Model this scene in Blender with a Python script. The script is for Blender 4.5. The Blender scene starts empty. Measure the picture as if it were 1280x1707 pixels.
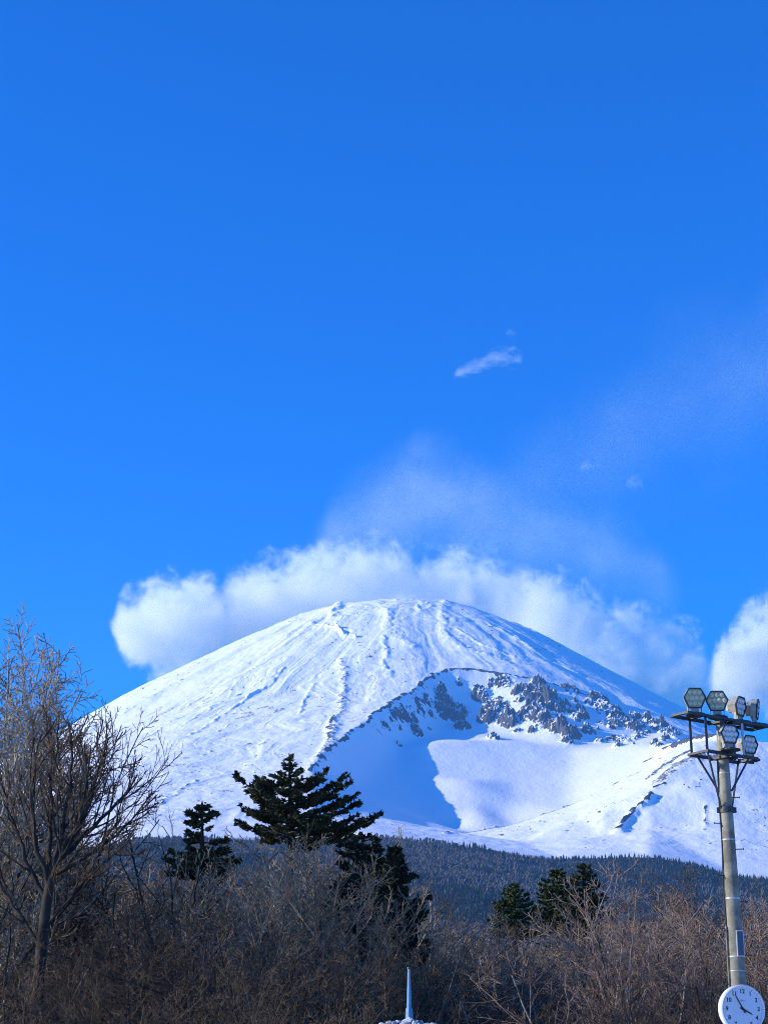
import bpy, math, random
import numpy as np
from mathutils import Vector, Matrix, Euler
from mathutils.geometry import delaunay_2d_cdt

# ------------------------------------------------------------------ camera, light, sky
scene = bpy.context.scene
COL = scene.collection
F = 3150.0; PIT = math.radians(18.5); CZ = 1.6
cam_d = bpy.data.cameras.new('camera'); cam = bpy.data.objects.new('camera', cam_d); COL.objects.link(cam)
cam.location = (0, 0, CZ); cam.rotation_euler = (math.radians(90) + PIT, 0, 0)
cam_d.sensor_fit = 'HORIZONTAL'; cam_d.sensor_width = 36.0; cam_d.lens = 36.0 * F / 1280.0
cam_d.clip_start = 0.5; cam_d.clip_end = 80000.0
scene.camera = cam

SUN_AZ = math.radians(5)        # from straight left towards behind the camera
SUN_EL = math.radians(20.5)
SUN_DIR = Vector((-math.cos(SUN_AZ)*math.cos(SUN_EL), -math.sin(SUN_AZ)*math.cos(SUN_EL), math.sin(SUN_EL)))
sun_d = bpy.data.lights.new('sun', 'SUN'); sun = bpy.data.objects.new('sun', sun_d); COL.objects.link(sun)
sun_d.energy = 5.0; sun_d.angle = math.radians(0.5); sun_d.color = (1.0, 0.92, 0.72)
sun.rotation_euler = SUN_DIR.to_track_quat('Z', 'Y').to_euler()

w = bpy.data.worlds.new('World'); scene.world = w; w.use_nodes = True
nt = w.node_tree; nt.nodes.clear()
wo = nt.nodes.new('ShaderNodeOutputWorld'); bg = nt.nodes.new('ShaderNodeBackground')
sky = nt.nodes.new('ShaderNodeTexSky'); sky.sky_type = 'NISHITA'; sky.sun_disc = False
sky.sun_elevation = SUN_EL
sky.sun_rotation = math.atan2(SUN_DIR.x, SUN_DIR.y)
sky.altitude = 1450; sky.air_density = 1.0; sky.dust_density = 0.3; sky.ozone_density = 2.0
hs = nt.nodes.new('ShaderNodeHueSaturation'); hs.inputs['Saturation'].default_value = 1.6
mx = nt.nodes.new('ShaderNodeMix'); mx.data_type = 'RGBA'; mx.blend_type = 'MULTIPLY'
mx.inputs[0].default_value = 1.0; mx.inputs[7].default_value = (.12, 1.02, 1.74, 1)
nt.links.new(sky.outputs[0], hs.inputs['Color']); nt.links.new(hs.outputs[0], mx.inputs[6])
nt.links.new(mx.outputs[2], bg.inputs[0]); nt.links.new(bg.outputs[0], wo.inputs[0])
bg.inputs[1].default_value = 0.13
scene.view_settings.view_transform = 'Standard'; scene.view_settings.look = 'None'
scene.view_settings.exposure = 0.4; scene.view_settings.gamma = 1.0
scene.view_settings.use_curve_mapping = False
cy = scene.cycles
cy.use_denoising = True; cy.denoising_prefilter = 'NONE'
cy.filter_width = 1.05
cy.max_bounces = 16; cy.diffuse_bounces = 3; cy.transparent_max_bounces = 16
cy.volume_bounces = 14
cy.use_adaptive_sampling = False

rnd = random.Random(7)
RNG = np.random.default_rng(11)

# ------------------------------------------------------------------ helpers
def ray(px, py):
    u = (px-640)/F; v = (853.5-py)/F
    return np.array([u, math.cos(PIT)-v*math.sin(PIT), math.sin(PIT)+v*math.cos(PIT)])
def at(px, py, D):
    """world point seen at that spot of the photograph, D metres away along the ground"""
    d = ray(px, py); return Vector((d[0]/d[1]*D, D, CZ + d[2]/d[1]*D))
def project(x, y, z):
    z = z-CZ
    fw = y*math.cos(PIT)+z*math.sin(PIT); up = -y*math.sin(PIT)+z*math.cos(PIT)
    return 640+F*x/fw, 853.5-F*up/fw

def smooth(a, b, x):
    t = np.clip((x-a)/(b-a), 0, 1); return t*t*(3-2*t)
def _hash(ix, iy, seed):
    h = (ix.astype(np.int64)*374761393 + iy.astype(np.int64)*668265263 + seed*1442695041) & 0xffffffff
    h = ((h ^ (h >> 13))*1274126177) & 0xffffffff
    h = (h ^ (h >> 16)) & 0xffffffff
    return h.astype(np.float64)/4294967295.0
def vnoise(x, y, seed=0):
    ix = np.floor(x); iy = np.floor(y); fx = x-ix; fy = y-iy
    fx = fx*fx*fx*(fx*(fx*6-15)+10); fy = fy*fy*fy*(fy*(fy*6-15)+10)
    a = _hash(ix, iy, seed); b = _hash(ix+1, iy, seed); c = _hash(ix, iy+1, seed); d = _hash(ix+1, iy+1, seed)
    return (a*(1-fx)+b*fx)*(1-fy)+(c*(1-fx)+d*fx)*fy*1.0
def fbm(x, y, seed=0, octv=4, gain=.5, ridge=False):
    s = 0; amp = 1; tot = 0
    for o in range(octv):
        n = vnoise(x+17.3*o, y-9.1*o, seed+o*31)
        if ridge: n = 1-np.abs(2*n-1)
        s = s+n*amp; tot += amp; amp *= gain; x = x*2.03; y = y*2.03
    return s/tot

def set_props(o, label=None, cat=None, group=None, kind=None):
    if label: o['label'] = label
    if cat: o['category'] = cat
    if group: o['group'] = group
    if kind: o['kind'] = kind
    return o
def link(name, me, parent=None, mat=None):
    o = bpy.data.objects.new(name, me); COL.objects.link(o)
    if parent: o.parent = parent
    if mat is not None and me is not None and len(me.materials) == 0: me.materials.append(mat)
    return o
def np_mesh(name, V, faces, nv, smoothf=True, mat=None, attrs=None):
    """faces: flat vertex index array, nv vertices per face (int)"""
    V = np.asarray(V, np.float32).reshape(-1, 3); faces = np.asarray(faces, np.int32).ravel()
    me = bpy.data.meshes.new(name); nf = len(faces)//nv
    me.vertices.add(len(V)); me.vertices.foreach_set('co', V.ravel())
    me.loops.add(len(faces)); me.loops.foreach_set('vertex_index', faces)
    me.polygons.add(nf); me.polygons.foreach_set('loop_start', np.arange(nf, dtype=np.int32)*nv)
    me.polygons.foreach_set('loop_total', np.full(nf, nv, np.int32))
    me.polygons.foreach_set('use_smooth', np.full(nf, smoothf, bool))
    for k, a in (attrs or {}).items():
        at_ = me.attributes.new(k, 'FLOAT', 'POINT'); at_.data.foreach_set('value', np.asarray(a, np.float32).ravel())
    me.update(calc_edges=True)
    if mat: me.materials.append(mat)
    return me

class NT:
    """small node-tree writer"""
    def __init__(s, name):
        s.m = bpy.data.materials.new(name); s.m.use_nodes = True; s.t = s.m.node_tree; s.t.nodes.clear()
        s.out = s.t.nodes.new('ShaderNodeOutputMaterial')
    def n(s, typ, **kw):
        nd = s.t.nodes.new('ShaderNode'+typ)
        for k, v in kw.items():
            if k.startswith('in_'):
                key = k[3:]; key = int(key) if key.isdigit() else key.replace('_', ' ')
                if isinstance(v, (bpy.types.NodeSocket,)): s.t.links.new(v, nd.inputs[key])
                else: nd.inputs[key].default_value = v
            else: setattr(nd, k, v)
        return nd
    def l(s, a, b): s.t.links.new(a, b)
    def math(s, op, a, b=0.0, c=0.0, clamp=False):
        nd = s.t.nodes.new('ShaderNodeMath'); nd.operation = op; nd.use_clamp = clamp
        for i, v in enumerate((a, b, c)):
            if isinstance(v, bpy.types.NodeSocket): s.t.links.new(v, nd.inputs[i])
            else: nd.inputs[i].default_value = v
        return nd.outputs[0]
    def ramp(s, fac, stops):
        nd = s.t.nodes.new('ShaderNodeValToRGB'); s.t.links.new(fac, nd.inputs[0])
        e = nd.color_ramp.elements
        while len(e) < len(stops): e.new(0.5)
        for i, (p, c) in enumerate(stops):
            e[i].position = p; e[i].color = (c[0], c[1], c[2], 1) if hasattr(c, '__len__') else (c, c, c, 1)
        return nd.outputs[0]
    def mix(s, f, a, b):
        nd = s.t.nodes.new('ShaderNodeMix'); nd.data_type = 'RGBA'
        for i, v in ((0, f), (6, a), (7, b)):
            if isinstance(v, bpy.types.NodeSocket): s.t.links.new(v, nd.inputs[i])
            else: nd.inputs[i].default_value = v if i == 0 else (v[0], v[1], v[2], 1)
        return nd.outputs[2]
def bsdf_mat(name, col, rough=.7, metal=0.0, noise=0.25, scale=8.0, bump=0.0, col2=None):
    g = NT(name); tc = g.n('TexCoord')
    nz = g.n('TexNoise', in_Vector=tc.outputs['Object'], in_Scale=scale, in_Detail=6.0, in_Roughness=.6)
    c2 = col2 or tuple(c*(1-noise) for c in col); c1 = tuple(min(1, c*(1+noise*.6)) for c in col)
    f = g.ramp(nz.outputs[0], [(.35, 0), (.65, 1)])
    b = g.n('BsdfPrincipled', in_Roughness=rough, in_Metallic=metal)
    g.l(g.mix(f, c2, c1), b.inputs['Base Color'])
    if bump:
        bp = g.n('Bump', in_Strength=bump, in_Distance=.02, in_Height=nz.outputs[0]); g.l(bp.outputs[0], b.inputs['Normal'])
    g.l(b.outputs[0], g.out.inputs[0]); return g.m

# ------------------------------------------------------------------ mountain: a snow cone with a side crater
X0, Y0 = 104.8, 8200.0
_r = np.arange(0, 14000, 20.0)
def _prof(k, h):
    z = np.interp(_r, k, h); s = 60.0/20; n = np.arange(-12, 13); g = np.exp(-n*n/(2*s*s)); g /= g.sum()
    return np.convolve(np.pad(z, 12, mode='edge'), g, mode='valid')
KR = [0, 150, 300, 450, 600, 800, 1000, 1300, 1600, 2000, 2500, 3000, 3900, 5200, 6700, 8200, 14000]
PL = _prof(KR, [2190, 2200, 2226, 2233, 2162, 2057, 1945, 1767, 1562, 1285, 1080, 905, 640, 350, 110, 0, -60])
PR = _prof(KR, [2190, 2200, 2279, 2170, 2103, 1979, 1853, 1666, 1474, 1240, 1060, 890, 640, 350, 110, 0, -60])
PF = _prof(KR, [2190, 2200, 2250, 2200, 2133, 2018, 1899, 1717, 1545, 1370, 1165, 965, 660, 350, 110, 0, -60])
def cone(x, y):
    dx = x-X0; dy = y-Y0; r = np.hypot(dx, dy)+1e-6; c = dx/r
    wl = np.where(c < 0, (c*c)**.7, 0); wr = np.where(c > 0, (c*c)**.7, 0)
    return wl*np.interp(r, _r, PL)+wr*np.interp(r, _r, PR)+(1-wl-wr)*np.interp(r, _r, PF)
YE = 4300.0     # where the wood gives way to the snow
EPX = np.array([-600, 0, 130, 230, 400, 560, 650, 700, 800, 900, 1000, 1080, 1130, 1180, 1280, 1700.])
EPY = np.array([1400, 1404, 1404, 1386, 1394, 1404, 1394, 1405, 1414, 1434, 1428, 1424, 1428, 1442, 1460, 1440.])
_ep = np.arange(-600, 1701, 5.0); _eq = np.interp(_ep, EPX, EPY)
_eq = np.convolve(np.pad(_eq, 12, mode='edge'), np.hanning(27)[1:-1]/np.hanning(27)[1:-1].sum(), mode='valid')
def edge_h(x, y):
    t = x/np.maximum(y, 1.0)
    # column of the picture at that bearing, then the height of the wood's edge
    p = 640+t*F/math.cos(math.radians(9.8))*1.0
    py = np.interp(p, _ep, _eq); v = (853.5-py)/F
    return CZ+YE*(math.sin(PIT)+v*math.cos(PIT))/(math.cos(PIT)-v*math.sin(PIT))
def base(x, y):
    z = cone(x, y); s = edge_h(x, y)/660.0
    wgt = 1-smooth(YE, YE+800, y); wgt = wgt*smooth(300, 1500, y)
    return z*(1+(s-1)*wgt)

def hit(fn, px, py, y0=3600, y1=8300):
    d = ray(px, py); y = np.arange(y0, y1, 4.0); zr = CZ+d[2]/d[1]*y; x = d[0]/d[1]*y
    k = np.nonzero(fn(x, y) >= zr)[0]
    k = k[0] if len(k) else len(y)-1
    return x[k], y[k], zr[k]

# crater and its outer slope, triangulated between known points
RIM = [(520, 1284), (545, 1250), (580, 1222), (620, 1195), (665, 1168), (700, 1145), (722, 1125), (745, 1115), (790, 1115),
       (850, 1128), (920, 1138), (1000, 1165), (1070, 1195), (1130, 1215)]
P3 = []; EDG = []
def addp(*p): P3.append(tuple(float(q) for q in p)); return len(P3)-1
def addpx(px, py, D): v = at(px, py, D); return addp(*v)
def chain(ids, close=False):
    for a, b in zip(ids[:-1], ids[1:]): EDG.append((a, b))
    if close: EDG.append((ids[-1], ids[0]))
rim = [addp(*hit(base, *q)) for q in RIM]
def onb(x, y): return addp(x, y, float(base(np.array([x*1.0]), np.array([y*1.0]))[0]))
outer = rim + [onb(1500, 6500), onb(2300, 5900), onb(2400, YE), onb(1700, YE), onb(1100, YE), onb(800, YE), onb(600, YE), onb(400, YE), onb(250, YE),
               onb(90, YE), onb(0, YE), onb(-100, YE), onb(-175, 4600)]
chain(outer, True)
lip = [addpx(*q) for q in [(532, 1302, 5250), (572, 1334, 5130), (600, 1349, 5050), (650, 1366, 5030), (700, 1386, 5090), (740, 1393, 5150), (768, 1391, 5210)]]
chain([rim[0]]+lip)
rA = [addpx(*q) for q in [(850, 1377, 5280), (960, 1340, 5330), (1060, 1290, 5380), (1110, 1258, 5400), (1150, 1236, 5420), (1200, 1228, 5420), (1300, 1240, 5420), (1450, 1300, 5350)]]
chain([lip[-1]]+rA)
rB = [addpx(*q) for q in [(800, 1398, 5090), (900, 1386, 5060), (960, 1366, 5060), (1010, 1347, 5020), (1075, 1322, 5020), (1120, 1288, 5120), (1160, 1258, 5250)]]
chain(rB+[rA[5]])
cc = [addpx(*q) for q in [(870, 1404, 4840), (1000, 1392, 4800), (1085, 1380, 4800), (1150, 1370, 4850), (1230, 1375, 4800), (1300, 1380, 4800)]]
foot = [addpx(*q) for q in [(700, 1238, 6110), (760, 1232, 6170), (850, 1238, 6200), (950, 1250, 6190), (1030, 1245, 6080), (1090, 1240, 5940)]]
chain(foot)
fl = [addpx(*q) for q in [(790, 1392, 5300), (860, 1388, 5380), (972, 1358, 5450), (1067, 1308, 5500), (840, 1364, 5550), (945, 1330, 5700)]]
lwall = [addp(*q) for q in [(-80, 5610, 1012), (-15, 5850, 1110), (62, 6110, 1205), (150, 6360, 1310), (222, 6560, 1400), (268, 6690, 1480)]]
chain(lwall)
lw = [addpx(*q) for q in [(610, 1330, 5400), (660, 1350, 5370), (690, 1290, 5860), (700, 1335, 5640), (712, 1365, 5470), (745, 1384, 5430)]]
sc = [addpx(*q) for q in [(800, 1362, 5430), (790, 1335, 5612), (775, 1300, 5740), (850, 1300, 5870), (860, 1340, 5640), (950, 1290, 5940)]]
P3a = np.array(P3)
_v, _e, _f, *_ = delaunay_2d_cdt([Vector((p[0], p[1])) for p in P3], EDG, [], 1, 1e-3, True)
_v = np.array([(q[0], q[1]) for q in _v])
_z = np.array([P3a[np.argmin(np.hypot(P3a[:, 0]-q[0], P3a[:, 1]-q[1])), 2] for q in _v])
GX = np.arange(-700, 2500, 8.0); GY = np.arange(YE-100, 7100, 8.0)
gx, gy = np.meshgrid(GX, GY); GZ = np.full(gx.shape, np.nan)
for f in _f:
    a, b, c = [_v[i] for i in f]; za, zb, zc = [_z[i] for i in f]
    det = (b[1]-c[1])*(a[0]-c[0])+(c[0]-b[0])*(a[1]-c[1])
    if abs(det) < 1e-6: continue
    i0, i1 = np.searchsorted(GX, [min(a[0], b[0], c[0])-1, max(a[0], b[0], c[0])+1]); j0, j1 = np.searchsorted(GY, [min(a[1], b[1], c[1])-1, max(a[1], b[1], c[1])+1])
    sx = gx[j0:j1, i0:i1]; sy = gy[j0:j1, i0:i1]
    l1 = ((b[1]-c[1])*(sx-c[0])+(c[0]-b[0])*(sy-c[1]))/det; l2 = ((c[1]-a[1])*(sx-c[0])+(a[0]-c[0])*(sy-c[1]))/det; l3 = 1-l1-l2
    m = (l1 >= -1e-6) & (l2 >= -1e-6) & (l3 >= -1e-6)
    GZ[j0:j1, i0:i1][m] = (l1*za+l2*zb+l3*zc)[m]
# keep only cells inside the outline
def inside(poly, x, y):
    ins = np.zeros(x.shape, bool); n = len(poly)
    for i in range(n):
        x1, y1 = poly[i]; x2, y2 = poly[(i+1) % n]
        if y1 == y2: continue
        ins ^= ((y1 > y) != (y2 > y)) & (x < (x2-x1)*(y-y1)/(y2-y1)+x1)
    return ins
OUT = [P3[i][:2] for i in outer]
msk = inside(OUT, gx, gy) & ~np.isnan(GZ)
GD = np.where(msk, GZ-base(gx, gy), 0.0)        # difference from the plain cone
def blur(a, s):
    n = np.arange(-int(3*s)-1, int(3*s)+2); g = np.exp(-n*n/(2.0*s*s)); g /= g.sum(); h = len(n)//2
    a = np.apply_along_axis(lambda r: np.convolve(np.pad(r, h, mode='edge'), g, mode='valid'), 1, a)
    return np.apply_along_axis(lambda r: np.convolve(np.pad(r, h, mode='edge'), g, mode='valid'), 0, a)
CR = [P3[i][:2] for i in rim]+[P3[i][:2] for i in rA[4::-1]]+[P3[i][:2] for i in lip[::-1]]
cr_m = inside(CR, gx, gy).astype(float)
CRM = blur(cr_m, 1.2); CRS = blur(cr_m, 5.0)
DEEP = smooth(.75, 1, blur(cr_m, 6.0))
GD = blur(GD, 1.1)*(1-DEEP)+blur(GD, 3.5)*DEEP
def samp(A, x, y):
    fx = np.clip((x-GX[0])/8.0, 0, len(GX)-1.001); fy = np.clip((y-GY[0])/8.0, 0, len(GY)-1.001)
    i = fx.astype(int); j = fy.astype(int); fx = fx-i; fy = fy-j
    ok = (x > GX[0]) & (x < GX[-1]) & (y > GY[0]) & (y < GY[-1])
    return np.where(ok, (A[j, i]*(1-fx)+A[j, i+1]*fx)*(1-fy)+(A[j+1, i]*(1-fx)+A[j+1, i+1]*fx)*fy, 0)
def terr0(x, y): return base(x, y)+samp(GD, x, y)

# traced snow ribs and rock streaks: pixel polyline, width m, height m, rock 0..1
RIBS = [
 ([(568, 1100), (574, 1130), (572, 1165), (562, 1200), (552, 1230), (535, 1258), (518, 1278)], 18, 10, .5),
 ([(556, 1195), (550, 1215), (545, 1235)], 12, 8, .8),
 ([(470, 1118), (455, 1140), (425, 1160), (392, 1180), (360, 1203), (320, 1228)], 9, 9, .38),
 ([(525, 1140), (512, 1160), (498, 1190)], 8, 8, .5),
 ([(330, 1300), (300, 1318), (268, 1340)], 8, 6, .72),
 ([(385, 1150), (350, 1170), (310, 1195), (270, 1215), (240, 1235)], 7, 7, .35),
 ([(420, 1118), (380, 1140), (330, 1165), (290, 1190)], 6, 6, .4),
 ([(440, 1135), (400, 1160), (345, 1190), (300, 1215)], 6, 6, .35),
 ([(350, 1120), (300, 1140), (250, 1165), (200, 1195)], 6, 5, .3),
 ([(385, 1205), (375, 1215), (362, 1222)], 5, 5, .6),
 ([(445, 1232), (435, 1240), (420, 1245)], 5, 6, .5),
 ([(352, 1252), (340, 1260), (335, 1262)], 5, 6, .45),
 ([(575, 1003), (560, 1015), (552, 1030)], 18, 12, .3),
 ([(632, 1004), (650, 1030), (655, 1060), (690, 1080)], 26, 10, .15),
 ([(745, 1003), (738, 1030), (742, 1060), (770, 1080), (810, 1092)], 24, 10, .15),
 ([(640, 1065), (645, 1085), (640, 1110), (650, 1130)], 12, 10, .25),
 ([(520, 1040), (560, 1050), (600, 1052)], 10, 10, .25),
 ([(560, 1050), (575, 1062), (590, 1064)], 10, 14, .2),
 ([(430, 1070), (500, 1050), (560, 1040)], 8, 8, .2),
 ([(850, 1035), (900, 1065), (980, 1110)], 8, 6, .3),
 ([(800, 1035), (850, 1060), (900, 1092), (960, 1120)], 10, 9, .15),
 ([(760, 1050), (800, 1075), (860, 1098), (920, 1110)], 9, 8, .12),
 ([(1083, 1330), (1066, 1348), (1045, 1372), (1030, 1390)], 13, 17, 1.3),
 ([(1088, 1312), (1105, 1308)], 7, 8, 1.2),
 ([(1000, 1352), (1020, 1345), (1050, 1336), (1078, 1328)], 5, 4, .4),
 ([(985, 1378), (1010, 1362), (1035, 1350)], 4, 4, .5),
 ([(1105, 1254), (1130, 1243), (1160, 1236), (1200, 1234)], 16, 14, 1.1),
 ([(1100, 1300), (1120, 1282), (1145, 1266), (1180, 1262), (1210, 1268)], 34, 8, .56),
 ([(1080, 1298), (1115, 1272), (1150, 1252)], 24, 6, .6),
 ([(1072, 1273), (1084, 1268)], 8, 10, 1.2),
 ([(742, 1390), (755, 1388)], 8, 8, 1.2),
 ([(800, 1386), (850, 1377), (905, 1359), (960, 1340), (1010, 1315), (1060, 1290), (1100, 1266)], 5, 4, .85),
 ([(1176, 1345), (1178, 1365), (1174, 1385)], 6, 4, .9),
 ([(622, 1194), (665, 1167), (700, 1144), (722, 1124), (745, 1114), (790, 1115), (830, 1124), (860, 1130)], 11, 5, 1.25),
 ([(850, 1129), (920, 1140), (1000, 1167), (1070, 1197), (1125, 1216)], 9, 4, .8),
 ([(520, 1284), (545, 1252), (580, 1223), (620, 1196)], 10, 5, 1.0),
]
# crater-wall outcrops: px, py, radius m, height m
CRAGS = [(742, 1170, 40, 30), (757, 1192, 50, 40), (770, 1215, 34, 34), (735, 1190, 26, 24), (694, 1222, 26, 24), (660, 1190, 18, 14), (676, 1195, 16, 14),
         (800, 1160, 34, 26), (820, 1185, 42, 30), (812, 1200, 38, 30), (845, 1200, 34, 34), (822, 1232, 26, 20), (850, 1210, 22, 26),
         (880, 1150, 46, 26), (900, 1170, 50, 38), (885, 1190, 48, 36), (925, 1180, 48, 38), (905, 1200, 36, 34), (930, 1215, 40, 38), (950, 1225, 42, 40), (965, 1195, 40, 34),
         (980, 1222, 30, 30), (1000, 1165, 40, 22), (1018, 1190, 44, 28), (1030, 1205, 40, 32), (1055, 1215, 36, 34), (1060, 1232, 26, 24), (1035, 1235, 24, 16), (1030, 1245, 20, 12),
         (1080, 1205, 30, 18), (1100, 1215, 34, 20), (1125, 1222, 30, 20), (900, 1142, 40, 18), (840, 1140, 36, 16), (950, 1150, 40, 18)]

_cr = random.Random(3)
for _i in range(120):
    _x = _cr.uniform(800, 1140); _t = _cr.random()**1.3
    _top = np.interp(_x, [745, 790, 850, 920, 1000, 1070, 1140], [1120, 1122, 1134, 1144, 1170, 1200, 1222])
    _bot = np.interp(_x, [780, 820, 900, 1000, 1100, 1140], [1180, 1225, 1240, 1248, 1245, 1240])
    CRAGS.append((_x, _top+(_bot-_top)*_t, _cr.uniform(7, 22), _cr.uniform(8, 22)))
for _i in range(36):
    _x = _cr.uniform(640, 780); _y = np.interp(_x, [640, 700, 745, 780], [1190, 1155, 1130, 1125])+_cr.uniform(2, 75)
    CRAGS.append((_x, _y, _cr.uniform(5, 16), _cr.uniform(6, 16)))

cols = np.concatenate([np.linspace(-2600, -150, 90), np.arange(-140, 1420, 1.4), np.linspace(1430, 3900, 90)])
TA = (cols-640)/F/math.cos(math.radians(6))
rowsy = np.concatenate([np.arange(1400, YE-200, 25.0), np.arange(YE-200, 5000, 7.0), np.arange(5000, 7000, 4.5), np.arange(7000, 8500, 4.0), np.arange(8500, 9501, 40)])
YY, TT = np.meshgrid(rowsy, TA, indexing='ij'); XX = YY*TT
ZB = terr0(XX, YY)
dx = XX-X0; dy = YY-Y0; RR = np.hypot(dx, dy); TH = np.arctan2(dx, -dy)
Z = ZB.copy(); ROCK = np.zeros_like(Z)
snow_w = smooth(YE-50, YE+300, YY)
incr = samp(CRS, XX, YY); incr1 = samp(CRM, XX, YY)
inT = samp(blur(msk.astype(float), 4), XX, YY)
conew = snow_w*(1-inT)
# ribs running down the fall line, broken up by noise
wob = fbm(XX/260, YY/260, 3, 3)-.5
g1 = fbm(TH*30+wob*7, RR/600, 21, 4, .55, True); g2 = fbm(TH*90+wob*14, RR/260, 22, 3, .55, True)
g0 = fbm(TH*9+wob*1.2, RR/1600, 23, 3, .5)
lf = smooth(.15, -.5, TH)            # the windward side carries more sastrugi
g1amp = (1.5+3.4*lf)*smooth(.42, .66, fbm(XX/330+wob, YY/420, 25, 3)); g2amp = 1.6+3.2*lf*smooth(.35, .7, fbm(XX/300, YY/300, 24, 3))
Z += conew*smooth(250, 900, RR)*((g1-.5)*g1amp+(g2-.55)*g2amp)
Z += snow_w*((fbm(XX/120, YY/120, 5, 4)-.5)*11*(1-.75*incr)+(fbm(XX/22, YY/30, 6, 3)-.5)*2.2*(1-.5*incr))
# wind-cut steps across the slope near the top
band = np.exp(-((RR-560)/260)**2)
Z += conew*band*(fbm(TH*5+wob*3, (RR+wob*200)/70, 31, 3, .5, True)-.5)*12
Z += conew*(g0-.5)*30*smooth(300, 900, RR)
sast = fbm((XX*.6+YY*.25)/13, (YY*.5-XX*.2)/34, 41, 3, .6, True)
Z += snow_w*(sast-.6)*.9*(1-.85*incr)
streak = smooth(.60, .80, g2)*smooth(.5, .66, fbm(XX/60, YY/90, 51, 3))*smooth(.45, .6, fbm(XX/420, YY/420, 52, 2))
ROCK += conew*streak*.5*smooth(600, 1000, RR)
# traced ribs
NB = fbm(XX/14, YY/22, 61, 3)
for pts, wd, ht, rk in RIBS:
    q = np.array([hit(terr0, *p)[:2] for p in pts])
    ok = (XX > q[:, 0].min()-90) & (XX < q[:, 0].max()+90) & (YY > q[:, 1].min()-90) & (YY < q[:, 1].max()+90)
    if not ok.any(): continue
    X_, Y_ = XX[ok], YY[ok]; best = np.full(X_.shape, 1e9)
    jit = (vnoise(X_/30, Y_/30, 71)-.5)*18; jit2 = (vnoise(X_/30, Y_/30, 72)-.5)*18
    for a, b in zip(q[:-1], q[1:]):
        ab = b-a; t = np.clip(((X_-a[0])*ab[0]+(Y_-a[1])*ab[1])/(ab@ab), 0, 1)
        best = np.minimum(best, np.hypot(X_+jit-a[0]-t*ab[0], Y_+jit2-a[1]-t*ab[1]))
    g = np.exp(-(best/wd)**2)
    nb = NB[ok]
    Z[ok] += g*ht*(.5+nb)*(.6 if ht < 11 else 1.0)
    ROCK[ok] = np.maximum(ROCK[ok], smooth(.45, .95, g+(nb-.5)*1.1)*rk)
# thin dark crest of the ridge in front of the crater
q = np.array([P3[i][:2] for i in [lip[-1]]+rA[:5]])+np.array([0, 9.0]); best = np.full(XX.shape, 1e9)
for a, b in zip(q[:-1], q[1:]):
    ab = b-a; t = np.clip(((XX-a[0])*ab[0]+(YY-a[1])*ab[1])/(ab@ab), 0, 1); best = np.minimum(best, np.hypot(XX-a[0]-t*ab[0], YY-a[1]-t*ab[1]))
Z += np.exp(-(best/9)**2)*3.5; ROCK = np.maximum(ROCK, smooth(.35, .8, np.exp(-(best/9)**2)*(.55+NB))*.8)
# outcrops on the wall
CN = fbm((XX+.35*YY)/40, (YY-.25*XX)/22, 81, 4, .58, True); CN2 = fbm((XX+.3*YY)/15, (YY-.3*XX)/8, 82, 3, .62, True)
CN3 = vnoise(XX/40, YY/40, 84); CRG = np.zeros_like(Z)
for px, py, rad, ht in CRAGS:
    hx, hy, hz = hit(terr0, px, py, 5400)
    dd = np.hypot((XX-hx), (YY-hy)*.8)/rad; ok = dd < 2.2
    g = np.exp(-dd[ok]**2*1.1); cn = CN[ok]
    gg = smooth(.3, .75, g*(.35+cn*1.15))
    Z[ok] += gg*ht*.6*(.05+1.25*CN2[ok])*(.5+CN3[ok])
    CRG[ok] = np.maximum(CRG[ok], np.clip(g*1.5, 0, 1))
# ribs on the whole back wall
wall = incr1*smooth(5850, 6100, YY)*smooth(-60, 60, XX)
Z += wall*CRG*((CN-.5)*14+(CN2-.5)*8)+incr1*(fbm(XX/6, YY/9, 83, 2)-.5)*.5
# slopes
gz_y = np.gradient(Z, axis=0)/np.gradient(YY, axis=0)
gz_x = np.gradient(Z, axis=1)/np.gradient(XX, axis=1)
gz_y = gz_y-gz_x*(np.gradient(XX, axis=0)/np.gradient(YY, axis=0))
SL = np.hypot(gz_x, gz_y)
rn = fbm(XX/7, YY/10, 85, 3)
ROCK = np.maximum(ROCK, CRG*smooth(.95, 1.55, SL+(rn-.5)*2.0)*1.0)
ROCK = np.maximum(ROCK, smooth(1.3, 1.9, SL+(rn-.5))*incr1*.9)
# scattered pocks
pk = smooth(.70, .78, fbm(XX/11, YY/16, 91, 3))*smooth(.5, .62, fbm(XX/90, YY/140, 92, 3))
ROCK = np.maximum(ROCK, pk*.7*snow_w*(1-incr)*smooth(-.05, .1, .12+inT*.1))
ROCK = np.clip(ROCK, 0, 1)*smooth(YE-20, YE+30, YY)
WOOD = 1-smooth(YE-30, YE+25, YY+(fbm(XX/60, YY/60, 95, 3)-.5)*60)
nr, nc = Z.shape
idx = np.arange(nr*nc).reshape(nr, nc)
quads = np.stack([idx[:-1, :-1], idx[:-1, 1:], idx[1:, 1:], idx[1:, :-1]], -1).ravel()

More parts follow.
